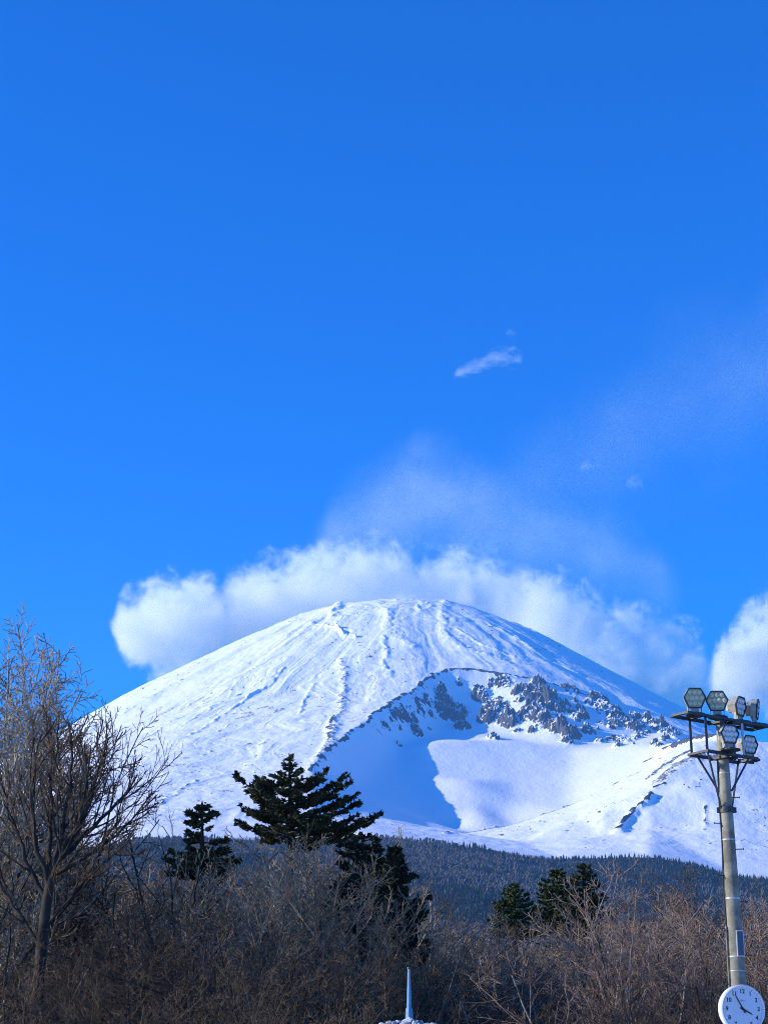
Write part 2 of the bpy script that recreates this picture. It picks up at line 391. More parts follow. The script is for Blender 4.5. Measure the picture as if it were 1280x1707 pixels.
g = NT('mountain_snow'); geo = g.n('NewGeometry'); 
rk = g.n('Attribute', attribute_name='rock'); wd = g.n('Attribute', attribute_name='wood')
n1 = g.n('TexNoise', in_Vector=geo.outputs['Position'], in_Scale=.12, in_Detail=5.0, in_Roughness=.65)
n2 = g.n('TexNoise', in_Vector=geo.outputs['Position'], in_Scale=.02, in_Detail=6.0, in_Roughness=.6)
f = g.math('ADD', rk.outputs['Fac'], g.math('MULTIPLY', g.math('SUBTRACT', n1.outputs[0], .5), 1.1))
f = g.math('MULTIPLY', g.ramp(f, [(.42, 0), (.60, 1)]), g.math('GREATER_THAN', rk.outputs['Fac'], .04))
snow = g.mix(n2.outputs[0], (.78, .81, .85), (.88, .88, .89))
rock = g.mix(n1.outputs[0], (.03, .03, .034), (.10, .09, .085))
c = g.mix(f, snow, rock)
soil = g.mix(g.ramp(n1.outputs[0], [(.55, 0), (.62, 1)]), (.045, .04, .035), (.22, .2, .19))
c = g.mix(wd.outputs['Fac'], c, soil)
bp = g.n('Bump', in_Strength=.5, in_Distance=3.0); g.l(n1.outputs[0], bp.inputs['Height'])
b = g.n('BsdfPrincipled', in_Roughness=.75); b.inputs['Specular IOR Level'].default_value = .25
g.l(c, b.inputs['Base Color']); g.l(bp.outputs[0], b.inputs['Normal']); g.l(b.outputs[0], g.out.inputs[0])
M_SNOW = g.m
me = np_mesh('mountain', np.stack([XX, YY, Z], -1), quads, 4, True, M_SNOW, {'rock': ROCK, 'wood': WOOD})
mountain = set_props(link('mountain', me), kind='structure')

# ------------------------------------------------------------------ near ground (one sheet, joins the foot of the mountain)
def ground_z(x, y):
    return base(np.asarray(x, float), np.asarray(y, float))*smooth(200, 1400, np.asarray(y, float))
gxs = np.concatenate([np.linspace(-30000, -1400, 30), np.linspace(-1300, 1300, 90), np.linspace(1400, 30000, 30)])
gys = np.concatenate([np.linspace(-30000, -200, 20), np.linspace(-150, 1440, 110)])
gX, gY = np.meshgrid(gxs, gys)
gZ = np.where(gY > 150, ground_z(gX, np.maximum(gY, 1)), 0)
gZ = np.where(gY > 1400, gZ-2.5, gZ)+(fbm(gX/30, gY/30, 301, 3)-.5)*.5*(np.abs(gX) < 1000)-.25
gn, gm = gX.shape; gi = np.arange(gn*gm).reshape(gn, gm)
g = NT('leaf_litter'); geo = g.n('NewGeometry')
n1 = g.n('TexNoise', in_Vector=geo.outputs['Position'], in_Scale=.6, in_Detail=8.0, in_Roughness=.7)
n2 = g.n('TexNoise', in_Vector=geo.outputs['Position'], in_Scale=.03, in_Detail=4.0)
c = g.mix(g.ramp(n1.outputs[0], [(.35, 0), (.7, 1)]), (.03, .024, .018), (.10, .08, .055))
c = g.mix(g.ramp(n2.outputs[0], [(.4, 0), (.7, 1)]), c, (.06, .06, .035))
sp = g.n('SeparateXYZ', in_0=geo.outputs['Position'])     # pale unseen ground before the wood, added to bounce light onto clock and mast
f = g.math('ADD', g.math('DIVIDE', g.math('SUBTRACT', 39.0, sp.outputs[1]), 4.0), g.math('MULTIPLY', g.math('SUBTRACT', n1.outputs[0], .5), 2.0), clamp=True)
c = g.mix(f, c, (.60, .60, .58))
b = g.n('BsdfPrincipled', in_Roughness=.95); g.l(c, b.inputs['Base Color'])
bp = g.n('Bump', in_Strength=.8, in_Distance=.1); g.l(n1.outputs[0], bp.inputs['Height']); g.l(bp.outputs[0], b.inputs['Normal'])
g.l(b.outputs[0], g.out.inputs[0]); M_GROUND = g.m
me = np_mesh('ground', np.stack([gX, gY, gZ], -1), np.stack([gi[:-1, :-1], gi[:-1, 1:], gi[1:, 1:], gi[1:, :-1]], -1), 4, True, M_GROUND)
ground = set_props(link('ground', me), kind='structure')
def gnd(x, y):
    """height of the near ground"""
    return float(ground_z(np.array([x]), np.array([max(y, 1.0)]))[0])-.25 if y > 150 else -.25

# ------------------------------------------------------------------ far-off wood on the foot of the mountain (uncountable: one object)
def far_wood(n):
    tpx = RNG.uniform(-140, 1420, n); u = RNG.random(n)
    Y = 1350*(YE/1350)**(u**.8)          # denser far away, where rows crowd together
    ta = (tpx-640)/F/math.cos(math.radians(7)); X = Y*ta
    keep = fbm(X/110, Y/110, 201, 3) > .30
    edge = Y+(fbm(X/40, Y/40, 202, 3)-.5)*260 < YE+10
    m = keep & edge; X = X[m]; Y = Y[m]
    # bilinear look-up on the mountain sheet
    r_ = np.interp(Y, rowsy, np.arange(len(rowsy))); c_ = np.interp(X/Y, TA, np.arange(len(TA)))
    i = np.clip(r_.astype(int), 0, nr-2); j = np.clip(c_.astype(int), 0, nc-2); fi = r_-i; fj = c_-j
    Zg = (Z[i, j]*(1-fj)+Z[i, j+1]*fj)*(1-fi)+(Z[i+1, j]*(1-fj)+Z[i+1, j+1]*fj)*fi
    Zg = np.where(Y < 1400, ground_z(X, Y), Zg)
    N = len(X)
    patch = fbm(X/240, Y/300, 203, 3); dec = RNG.random(N) < smooth(.44, .56, patch)*.85+.08
    H = RNG.uniform(7, 15, N)*np.where(dec, .85, 1.0)*(.75+.5*fbm(X/160, Y/160, 204, 2)); W = H*np.where(dec, RNG.uniform(.17, .27, N), RNG.uniform(.14, .22, N))
    ns = 5; vs = []; fs = []
    ang = RNG.uniform(0, 6.28, N)
    # rings: (height, radius) for conifers and for round bare crowns
    rc = [(.05, .75), (.10, 1.0), (.42, .5), (.45, .74), (.74, .28)]
    rd = [(.10, .25), (.40, .8), (.62, 1.0), (.80, .82), (.94, .4)]
    nrg = len(rc)
    V = np.zeros((N, nrg*ns+1, 3))
    for k in range(nrg):
        hh = np.where(dec, rd[k][0], rc[k][0])*H; ww = np.where(dec, rd[k][1], rc[k][1])*W
        for s_ in range(ns):
            a = ang+s_*2*math.pi/ns+k*.6; jit = RNG.uniform(.65, 1.3, N)
            V[:, k*ns+s_, 0] = X+np.cos(a)*ww*jit; V[:, k*ns+s_, 1] = Y+np.sin(a)*ww*jit; V[:, k*ns+s_, 2] = Zg-.5+hh*RNG.uniform(.95, 1.05, N)
    V[:, -1, 0] = X+RNG.normal(0, .2, N); V[:, -1, 1] = Y; V[:, -1, 2] = Zg-.5+H
    tri = []
    for k in range(nrg-1):
        for s_ in range(ns):
            a, b_ = k*ns+s_, k*ns+(s_+1) % ns; c_, d_ = a+ns, b_+ns
            tri += [(a, b_, d_), (a, d_, c_)]
    for s_ in range(ns): tri.append(((nrg-1)*ns+s_, (nrg-1)*ns+(s_+1) % ns, nrg*ns))
    tri = np.array(tri); nvv = nrg*ns+1
    Fc = (np.arange(N)[:, None, None]*nvv+tri[None]).ravel()
    tone = np.repeat(np.where(dec, .55+.45*RNG.random(N), .45*RNG.random(N))[:, None], nvv, 1)
    return V, Fc, tone
g = NT('far_foliage'); at_ = g.n('Attribute', attribute_name='tone'); geo = g.n('NewGeometry')
nz = g.n('TexNoise', in_Vector=geo.outputs['Position'], in_Scale=.9, in_Detail=3.0)
c = g.ramp(at_.outputs['Fac'], [(0, (.012, .022, .018)), (.45, (.035, .05, .03)), (.5, (.085, .072, .062)), (1, (.22, .185, .155))])
c = g.mix(g.ramp(nz.outputs[0], [(.4, 0), (.65, .7)]), c, (.015, .02, .022))
b = g.n('BsdfPrincipled', in_Roughness=.9); b.inputs['Specular IOR Level'].default_value = .1
g.l(c, b.inputs['Base Color']); g.l(b.outputs[0], g.out.inputs[0]); M_FAR = g.m
V, Fc, tone = far_wood(85000)
me = np_mesh('distant_forest', V, Fc, 3, False, M_FAR, {'tone': tone})
set_props(link('distant_forest', me), 'dark wooded foothill below the snow, conifers mixed with bare trees', 'forest', kind='stuff')
del V, Fc, tone

# ------------------------------------------------------------------ air
def haze_box():
    x0, x1, y0, y1, z0, z1 = -32000, 32000, -32000, 9540, -420, 2340
    bx = [(x0, y0, z0), (x1, y0, z0), (x1, y1, z0), (x0, y1, z0), (x0, y0, z1), (x1, y0, z1), (x1, y1, z1), (x0, y1, z1)]
    me = bpy.data.meshes.new('haze'); me.from_pydata(bx, [], [(0, 3, 2, 1), (4, 5, 6, 7), (0, 1, 5, 4), (1, 2, 6, 5), (2, 3, 7, 6), (3, 0, 4, 7)])
    g = NT('haze_air'); v = g.n('VolumePrincipled'); v.inputs['Color'].default_value = HAZE_COL
    v.inputs['Density'].default_value = HAZE_D; v.inputs['Anisotropy'].default_value = 0.0
    g.l(v.outputs[0], g.out.inputs['Volume']); me.materials.append(g.m)
    set_props(link('haze', me), kind='stuff')
HAZE_COL = (.20, .52, 1.0, 1); HAZE_D = 3.6e-5
haze_box()

# ------------------------------------------------------------------ clouds: closed volumes beyond the mountain
def cloud(name, tab, D, hd, rho, label, group=None, nscale=1/150.0, edge=1.5, sharp=2.0, grow=1.4, step=.5, aniso=0.0, col=(1, 1, 1), det=9.0, distort=0.25, endk=14, stretch=1.0):
    """tab: (px, top, bottom) read off the photograph, stood D metres away and 2*hd metres deep"""
    P = []
    for px, t, bt in tab:
        a = at(px, t, D); c = at(px, bt, D); P.append((a.x, (a.z+c.z)/2, abs(a.z-c.z)/2))
    P = np.array(P); x0, x1 = P[0, 0], P[-1, 0]; L = x1-x0
    zmin = (P[:, 1]-P[:, 2]).min()-200; zr = (P[:, 1]+P[:, 2]).max()+200-zmin
    # hull
    xs = np.linspace(x0-40, x1+40, 60); na = 20; V = []
    for i, x in enumerate(xs):
        xc = min(max(x, x0), x1); zc = np.interp(xc, P[:, 0], P[:, 1]); h = max(8.0, np.interp(xc, P[:, 0], P[:, 2])*grow)
        for k in range(na):
            a = 2*math.pi*k/na; V.append((x, D+math.cos(a)*hd*grow, zc+math.sin(a)*h))
    n = len(xs); Fs = []
    for i in range(n-1):
        for k in range(na): Fs.append((i*na+k, i*na+(k+1) % na, (i+1)*na+(k+1) % na, (i+1)*na+k))
    Fs.append(tuple(range(na))[::-1]); Fs.append(tuple((n-1)*na+k for k in range(na)))
    org = Vector(((x0+x1)/2, D, zmin))
    me = bpy.data.meshes.new(name); me.from_pydata([Vector(v)-org for v in V], [], Fs); me.update()
    bmn = me
    g = NT(name+'_vapour'); tc = g.n('TexCoord'); sp = g.n('SeparateXYZ', in_0=tc.outputs['Object'])
    xn = g.math('DIVIDE', g.math('SUBTRACT', sp.outputs[0], x0-org.x), L, clamp=True)
    def curve(vals):
        fc = g.t.nodes.new('ShaderNodeFloatCurve'); g.l(xn, fc.inputs[1]); cu = fc.mapping.curves[0]
        pts = [((p-x0)/L, v) for p, v in zip(P[:, 0], vals)]
        while len(cu.points) < len(pts): cu.points.new(.5, .5)
        for q, (a, v) in zip(cu.points, pts): q.location = (a, v); q.handle_type = 'AUTO_CLAMPED'
        fc.mapping.update(); return fc.outputs[0]
    zc = g.math('MULTIPLY', curve((P[:, 1]-zmin)/zr), zr); hh = g.math('MULTIPLY', curve(P[:, 2]/zr), zr)
    hh = g.math('MAXIMUM', hh, 5.0)
    ez = g.math('DIVIDE', g.math('SUBTRACT', sp.outputs[2], zc), hh); ey = g.math('DIVIDE', sp.outputs[1], hd)
    r2 = g.math('ADD', g.math('MULTIPLY', ez, ez), g.math('MULTIPLY', ey, ey))
    d = g.math('SUBTRACT', 1.0, g.math('SQRT', r2))
    mpn = g.n('Mapping', in_Vector=tc.outputs['Object'], in_Scale=(stretch, 1, 1))
    nz = g.n('TexNoise', in_Vector=mpn.outputs[0], in_Scale=nscale, in_Detail=det, in_Roughness=.64, in_Distortion=distort)
    f = g.math('ADD', d, g.math('MULTIPLY', g.math('SUBTRACT', nz.outputs[0], .5), edge*2))
    endf = g.math('MULTIPLY', g.math('MULTIPLY', xn, endk, clamp=True), g.math('MULTIPLY', g.math('SUBTRACT', 1.0, xn), 14, clamp=True))
    f = g.math('MULTIPLY', g.math('MULTIPLY', g.math('SUBTRACT', f, .02), sharp, clamp=True), endf)
    # fade before the hull so that it never shows
    f = g.math('MULTIPLY', f, g.math('MULTIPLY', g.math('ADD', d, grow-1.04), 5.0, clamp=True))
    v = g.n('VolumePrincipled'); v.inputs['Color'].default_value = (*col, 1); v.inputs['Anisotropy'].default_value = aniso
    g.l(g.math('MULTIPLY', g.math('MULTIPLY', f, f), rho), v.inputs['Density'])
    g.l(v.outputs[0], g.out.inputs['Volume'])
    if hasattr(g.m, 'cycles'): g.m.cycles.volume_step_rate = step
    o = link('cloud', me, None, g.m); o.location = org
    set_props(o, label, 'cloud', group); return o
CG = 'white clouds behind the mountain'
cloud('bank', [(346, 1040, 1070), (364, 1000, 1085), (384, 968, 1095), (415, 950, 1100), (450, 936, 1110), (500, 922, 1110), (545, 908, 1110), (600, 902, 1110), (660, 912, 1110), (700, 928, 1110), (770, 920, 1115),
               (815, 924, 1120), (845, 955, 1130), (890, 962, 1150), (940, 990, 1150), (985, 1030, 1130), (1010, 1070, 1100)],
      10500, 400, .0085, 'long white cloud bank rising right behind the snowy summit', CG)
cloud('shoulder', [(800, 1000, 1040), (840, 966, 1100), (890, 954, 1150), (945, 968, 1180), (1000, 988, 1200), (1055, 1006, 1220), (1110, 1018, 1230), (1150, 1040, 1220), (1175, 1075, 1190), (1190, 1120, 1150)],
      9900, 240, .0105, 'white cloud lying on the right shoulder of the mountain, right of the summit bank', CG, endk=4)
cloud('puff', [(186, 1040, 1062), (200, 1008, 1085), (225, 986, 1112), (260, 968, 1130), (300, 958, 1160), (335, 955, 1170), (358, 968, 1150), (372, 995, 1110), (384, 1030, 1070)],
      10400, 340, .010, 'rounded white cloud left of the summit at the end of the cloud bank', CG)
cloud('edge', [(1180, 1120, 1140), (1200, 1065, 1180), (1225, 1032, 1190), (1260, 996, 1200), (1300, 980, 1200), (1380, 980, 1200), (1440, 1040, 1150)],
      11500, 330, .010, 'soft white cloud above the floodlights at the right edge', CG)
cloud('veil', [(500, 930, 960), (530, 860, 980), (570, 790, 980), (620, 745, 990), (670, 715, 990), (710, 700, 990), (770, 712, 1000), (810, 752, 1000), (860, 790, 1010), (960, 815, 1030), (1060, 860, 1050), (1120, 930, 1040), (1150, 990, 1030)],
      11000, 400, .0011, 'thin pale veil of mist rising above the summit cloud bank', None, 1/330.0, .75, 1.1, 1.4, 2.0, det=6.0)
cloud('haze_streak', [(740, 820, 900), (860, 690, 930), (960, 590, 950), (1060, 500, 930), (1160, 440, 900), (1260, 400, 860), (1400, 360, 800), (1500, 380, 700)],
      11800, 400, .00042, 'very faint broad streak of mist slanting up to the right edge', None, 1/600.0, .7, .9, 1.4, 3.0, det=4.0)
cloud('wisp', [(752, 622, 632), (775, 606, 628), (800, 594, 622), (825, 580, 614), (850, 578, 610), (874, 592, 610)],
      10800, 60, .0042, 'small torn white wisp alone in the blue sky above the summit', None, 1/40.0, 2.4, 1.4, 1.5, .6, det=6.0, stretch=.4)
cloud('wisp2', [(842, 552, 558), (852, 546, 562), (862, 552, 560)], 10800, 40, .003, 'tiny faint cloud scrap just above the torn wisp', None, 1/36.0, 2.2, 1.1, 1.5, 1.0, stretch=.6)
cloud('wisp3', [(966, 776, 784), (978, 764, 788), (990, 772, 784)], 10800, 40, .004, 'tiny white cloud scrap right of the mist veil', None, 1/36.0, 2.2, 1.1, 1.5, 1.0, stretch=.6)
cloud('wisp4', [(1042, 800, 812), (1056, 788, 822), (1072, 800, 818)], 10800, 50, .003, 'tiny pale cloud scrap, lower and further right than its neighbour scrap', None, 1/36.0, 2.2, 1.1, 1.5, 1.0, stretch=.6)

# ------------------------------------------------------------------ tubes
class Tubes:
    """collects tapered polylines and turns them into one mesh"""
    def __init__(s): s.lines = []
    def add(s, pts, rad): s.lines.append((np.asarray(pts, float), np.asarray(rad, float)))
    def mesh(s, name, mat, ns=4, tone=None):
        Vs = []; Qs = []; base_ = 0; by = {}
        for p, r in s.lines: by.setdefault(len(p), []).append((p, r))
        for n, L in by.items():
            P = np.array([a for a, _ in L]); R_ = np.array([b for _, b in L]); K = len(L)
            T = np.gradient(P, axis=1); T /= np.linalg.norm(T, axis=2, keepdims=True)+1e-9
            up = np.where(np.abs(T[..., 2:3]) > .9, np.array([1.0, 0, 0]), np.array([0, 0, 1.0]))
            A = np.cross(T, up); A /= np.linalg.norm(A, axis=2, keepdims=True)+1e-9; B = np.cross(T, A)
            ang = np.arange(ns)*2*math.pi/ns
            V = P[:, :, None]+R_[:, :, None, None]*(A[:, :, None]*np.cos(ang)[:, None]+B[:, :, None]*np.sin(ang)[:, None])
            V = V.reshape(K, n*ns, 3)
            q = []
            for i in range(n-1):
                for k in range(ns): q.append((i*ns+k, i*ns+(k+1) % ns, (i+1)*ns+(k+1) % ns, (i+1)*ns+k))
            q = np.array(q); Q = base_+np.arange(K)[:, None, None]*n*ns+q[None]
            Vs.append(V.reshape(-1, 3)); Qs.append(Q.ravel()); base_ += K*n*ns
        return np_mesh(name, np.concatenate(Vs), np.concatenate(Qs), 4, True, mat)

def unit(v): return v/(np.linalg.norm(v)+1e-9)
def bark_mat(name, c1, c2, moss=None):
    g = NT(name); tc = g.n('TexCoord'); oi = g.n('ObjectInfo')
    nz = g.n('TexNoise', in_Vector=tc.outputs['Object'], in_Scale=2.5, in_Detail=5.0, in_Roughness=.7)
    n2 = g.n('TexNoise', in_Vector=tc.outputs['Object'], in_Scale=22.0, in_Detail=3.0)
    f = g.math('ADD', g.math('MULTIPLY', nz.outputs[0], .7), g.math('MULTIPLY', n2.outputs[0], .3))
    c = g.mix(g.ramp(f, [(.38, 0), (.62, 1)]), c1, c2)
    hsv = g.n('HueSaturation'); g.l(c, hsv.inputs['Color'])
    g.l(g.math('ADD', .72, g.math('MULTIPLY', oi.outputs['Random'], .55)), hsv.inputs['Value'])
    b = g.n('BsdfPrincipled', in_Roughness=.85); b.inputs['Specular IOR Level'].default_value = .15
    g.l(hsv.outputs[0], b.inputs['Base Color'])
    bp = g.n('Bump', in_Strength=.6, in_Distance=.02); g.l(n2.outputs[0], bp.inputs['Height']); g.l(bp.outputs[0], b.inputs['Normal'])
    g.l(b.outputs[0], g.out.inputs[0]); return g.m
M_BARK = bark_mat('grey_bark', (.05, .04, .03), (.20, .165, .12))
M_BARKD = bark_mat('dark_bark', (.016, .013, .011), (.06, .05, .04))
M_TWIG = bark_mat('grey_twigs', (.15, .11, .072), (.48, .37, .24))
M_TWIGR = bark_mat('reddish_twigs', (.15, .10, .075), (.44, .315, .24))
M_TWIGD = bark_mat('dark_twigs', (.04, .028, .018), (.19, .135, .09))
M_TWIGP = bark_mat('pale_twigs', (.22, .18, .13), (.48, .41, .31))
M_PALE = bark_mat('pale_bark', (.20, .18, .15), (.50, .46, .40))

def grow(tr, tw, p, d, L, r, lev, P, R_):
    """one limb and all that springs from it; P = parameters per level"""
    q = P[lev]; n = q['n']; pts = [p]; rad = [r]; step = L/n; dirs = [d]
    for i in range(n):
        d = unit(d+np.array([R_.gauss(0, 1), R_.gauss(0, 1), R_.gauss(0, .7)])*q['wob']+np.array([0, 0, q['up']]))
        p = p+d*step; pts.append(p); dirs.append(d); rad.append(max(q['rmin'], r*(1-(i+1)/n*q.get('taper', .75))))
    (tw if lev >= P['split'] else tr).add(pts, rad)
    if lev+1 not in P: return
    k = P[lev+1]; m = R_.randint(*k['num']); a0 = R_.uniform(0, 6.28)
    for j in range(m):
        t = k['from']+(1-k['from'])*((j+R_.random())/m); f = t*n; i = min(n-1, int(f)); f -= i
        o = pts[i]*(1-f)+pts[i+1]*f; dd = dirs[i+1]; rr = rad[i]*(1-f)+rad[i+1]*f
        az = a0+j*2.4+R_.uniform(-.5, .5)
        u = unit(np.cross(dd, [0.31, 0.2, .93])); v = np.cross(dd, u); an = math.radians(R_.uniform(*k['ang']))
        nd = unit(dd*math.cos(an)+(u*math.cos(az)+v*math.sin(az))*math.sin(an))
        ln = L*R_.uniform(*k['len'])*(1-.45*t if lev else 1-.3*t)
        grow(tr, tw, o, nd, ln, max(k['rmin'], rr*k['rad']), lev+1, P, R_)

def lv(n, wob, up, rmin, num=(1, 1), frm=.3, ang=(30, 50), ln=(.5, .7), rad=.6, taper=.75):
    return {'n': n, 'wob': wob, 'up': up, 'rmin': rmin, 'num': num, 'from': frm, 'ang': ang, 'len': ln, 'rad': rad, 'taper': taper}
def bare_tree(seed, kind):
    """unit trees about 10 m tall; returns (trunk tubes, twig tubes)"""
    R_ = random.Random(seed); tr, tw = Tubes(), Tubes()
    if kind == 'spread':       # one trunk that forks into rising limbs
        P = {0: lv(6, .05, .02, .05, taper=.35), 1: lv(8, .10, .06, .03, (7, 9), .36, (18, 52), (.8, 1.1), .58),
             2: lv(6, .12, .06, .018, (7, 8), .15, (20, 42), (.35, .58), .5), 3: lv(5, .13, .06, .011, (5, 7), .12, (20, 42), (.40, .62), .5),
             4: lv(4, .12, .05, .0075, (4, 5), .1, (22, 45), (.4, .62), .5, .4), 'split': 3}
        grow(tr, tw, np.zeros(3), unit(np.array([R_.gauss(0, .05), R_.gauss(0, .05), 1])), 5.6, .19, 0, P, R_)
    elif kind == 'broom':      # many stems fanning from the ground, fine straight twigs
        P = {0: lv(8, .05, .03, .02, taper=.8), 1: lv(6, .12, .03, .014, (10, 12), .26, (20, 48), (.28, .48), .45),
             2: lv(5, .15, .03, .0085, (6, 8), .15, (24, 52), (.38, .6), .5), 3: lv(4, .17, .02, .0062, (5, 7), .1, (26, 56), (.36, .58), .55, .4), 'split': 1}
        m = R_.randint(6, 8)
        for j in range(m):
            a = j*6.283/m+R_.uniform(-.4, .4); s_ = R_.uniform(.12, .46)
            grow(tr, tw, np.array([math.cos(a)*.2, math.sin(a)*.2, 0]), unit(np.array([math.cos(a)*s_, math.sin(a)*s_, 1])), R_.uniform(7.8, 9.4), R_.uniform(.06, .10), 0, P, R_)
    elif kind == 'birch':      # tall, slender, twigs that hang a little
        P = {0: lv(12, .045, .03, .02, taper=.85), 1: lv(7, .08, .05, .013, (20, 24), .22, (22, 44), (.26, .44), .38),
             2: lv(5, .12, .01, .009, (8, 10), .15, (26, 52), (.35, .55), .5), 3: lv(4, .16, -.05, .0075, (8, 10), .1, (30, 60), (.35, .6), .5, .4), 'split': 2}
        for j in range(2):
            grow(tr, tw, np.array([j*.25, 0, 0]), unit(np.array([R_.uniform(-.12, .12), R_.uniform(-.1, .1), 1])), R_.uniform(8.8, 9.8), .13, 0, P, R_)
    elif kind == 'thicket':    # crooked small tree, tangled
        P = {0: lv(7, .10, .03, .03, taper=.6), 1: lv(6, .16, .07, .02, (5, 7), .3, (30, 62), (.5, .8), .55),
             2: lv(5, .2, .05, .012, (6, 8), .15, (28, 60), (.4, .62), .5), 3: lv(4, .2, .04, .0085, (6, 8), .1, (28, 60), (.4, .66), .5), 4: lv(3, .18, .02, .0068, (3, 4), .1, (28, 60), (.45, .7), .6, .4), 'split': 2}
        for j in range(R_.randint(1, 2)):
            a = R_.uniform(0, 6.28); s_ = R_.uniform(.02, .2)
            grow(tr, tw, np.array([math.cos(a)*.15, math.sin(a)*.15, 0]), unit(np.array([math.cos(a)*s_, math.sin(a)*s_, 1])), R_.uniform(6.2, 7.2), R_.uniform(.10, .14), 0, P, R_)
    return tr, tw
def norm_h(tr, tw):
    zm = max(p[:, 2].max() for p, _ in tr.lines+tw.lines); k = 10.0/zm
    for T in (tr, tw): T.lines = [(p*k, r) for p, r in T.lines]
    return tr, tw
PROTO = {}
def proto(kind, seed, mb, mt, nm):
    key = (kind, seed, mt.name)
    if key not in PROTO:
        tr, tw = norm_h(*bare_tree(seed, kind))
        PROTO[key] = (tr.mesh('trunk', mb, 5), tw.mesh('crown', mt, 3), nm)
    return PROTO[key]
def put_tree(pr, px, top_py, D, label, group=None, wide=1.0, rot=None, cat='tree', lean=0.0):
    """stands a copy so that its top reaches top_py of the photograph at D metres"""
    a = at(px, top_py, D); z0 = gnd(a.x, D); k = (a.z-z0)/10.0
    t = bpy.data.objects.new(pr[2], None); COL.objects.link(t); t.location = (a.x, D, z0)
    t.rotation_euler = (0, lean, rnd.uniform(0, 6.28) if rot is None else rot); t.scale = (k*wide, k*wide, k)
    for nm, me in (('trunk', pr[0]), ('crown', pr[1])):
        link(nm, me, t)
    return set_props(t, label, cat, group)

# tall trees at the left edge
BI = lambda s: proto('birch', s, M_PALE, M_TWIGP, 'birch_tree')
BI2 = lambda s: proto('birch', s, M_BARK, M_TWIG, 'birch_tree')
put_tree(BI(1), 14, 1010, 58, 'tall slender bare tree with pale upright stems, cut by the left edge against the sky', wide=.8)
put_tree(proto('birch', 2, M_BARK, M_TWIGD, 'birch_tree'), 44, 1046, 61, 'tall grey bare tree with fine drooping twigs beside the pale-stemmed one at the left edge', wide=1.05)
put_tree(BI(3), -48, 1075, 55, 'pale bare tree mostly outside the left edge, only its right twigs showing', wide=.8)
put_tree(BI2(4), 128, 1170, 66, 'slim grey bare tree whose twig tips cross the foot of the left skyline', wide=.5)
def forked_tree():
    D = 48.0; o = at(60, 1700, D); z0 = gnd(o.x, D); R_ = random.Random(4); tr, tw = Tubes(), Tubes()
    def W(px, py, dy=0.0): v = at(px, py, D+dy); return np.array([v.x-o.x, dy, v.z-z0])
    P = {2: lv(6, .07, .06, .017, (8, 9), .12, (16, 38), (.34, .52), .5), 3: lv(5, .08, .05, .010, (5, 6), .12, (16, 38), (.40, .64), .45), 4: lv(4, .09, .04, .0066, (4, 5), .1, (18, 40), (.42, .7), .5, .4),
         'split': 3}
    tr.add([np.array([-.15, 0, 0]), W(61, 1690), W(67, 1600), W(77, 1510), W(88, 1445)], [.24, .17, .15, .135, .115])
    for pts, dy, r in (([(88, 1450), (100, 1400), (112, 1335), (118, 1275), (121, 1222)], .3, .085), ([(89, 1445), (125, 1392), (150, 1340), (166, 1290), (176, 1236)], -.3, .09),
                       ([(90, 1448), (130, 1402), (170, 1368), (204, 1330), (226, 1292)], .5, .08), ([(86, 1462), (140, 1432), (180, 1402), (215, 1374), (240, 1348)], -.7, .06),
                       ([(80, 1480), (60, 1405), (52, 1340), (58, 1275), (66, 1222)], -.4, .08), ([(78, 1500), (40, 1425), (20, 1372), (4, 1312)], .5, .075), ([(87, 1450), (81, 1385), (85, 1315), (94, 1255), (99, 1208)], .9, .07),
                       ([(72, 1550), (120, 1490), (165, 1445), (200, 1418)], -.9, .05), ([(84, 1470), (105, 1420), (140, 1350), (148, 1285), (150, 1240)], -1.1, .06), ([(70, 1580), (30, 1520), (0, 1480), (-20, 1430)], .6, .06)):
        q = np.array([W(a, b, dy*i/(len(pts)-1)*1.4) for i, (a, b) in enumerate(pts)]); t = np.linspace(0, len(q)-1, 11)
        q = np.stack([np.interp(t, np.arange(len(q)), q[:, k]) for k in range(3)], -1)
        q[1:-1] = (q[:-2]+2*q[1:-1]+q[2:])/4; q[1:] += np.array([[R_.gauss(0, .03) for _ in range(3)] for _ in range(10)])
        rr = r*(1-np.linspace(0, 1, 11)*.78); tr.add(q, rr); L = np.linalg.norm(np.diff(q, axis=0), axis=1).sum(); k = P[2]; m = R_.randint(*k['num'])
        for j in range(m+2):
            f = .18+.82*(j+R_.random())/(m+2); i = min(9, int(f*10)); dd = unit(q[i+1]-q[i]); az = j*2.4+R_.uniform(-.5, .5)
            u = unit(np.cross(dd, [.31, .2, .93])); v = np.cross(dd, u); an = math.radians(R_.uniform(*k['ang']))
            grow(tr, tw, q[i], unit(dd*math.cos(an)+(u*math.cos(az)+v*math.sin(az))*math.sin(an)), L*R_.uniform(*k['len'])*(1-.45*f), rr[i]*k['rad'], 2, P, R_)
    t = bpy.data.objects.new('bare_tree', None); COL.objects.link(t); t.location = (o.x, D, z0)
    link('trunk', tr.mesh('trunk', M_BARKD, 6), t); link('crown', tw.mesh('crown', M_TWIGD, 3), t)
    set_props(t, 'large dark bare tree with thick forked trunk and wide fan of rising limbs at left', 'tree')
forked_tree()
SP2 = proto('spread', 15, M_BARKD, M_TWIG, 'bare_tree')
put_tree(SP2, 2, 1300, 52, 'dark forked bare tree at the left edge in front of the tall pale stems', wide=.9)
put_tree(SP2, 262, 1352, 62, 'round crowned bare tree with dark fine twigs left of the small crooked conifer', wide=.85, rot=2.0)
put_tree(BI2(2), 20, 1120, 63, 'grey slender bare tree low behind the two tall pale ones at the left edge', wide=.9, rot=2.2)
BT = proto('broom', 22, M_BARKD, M_TWIGD, 'bare_tree')
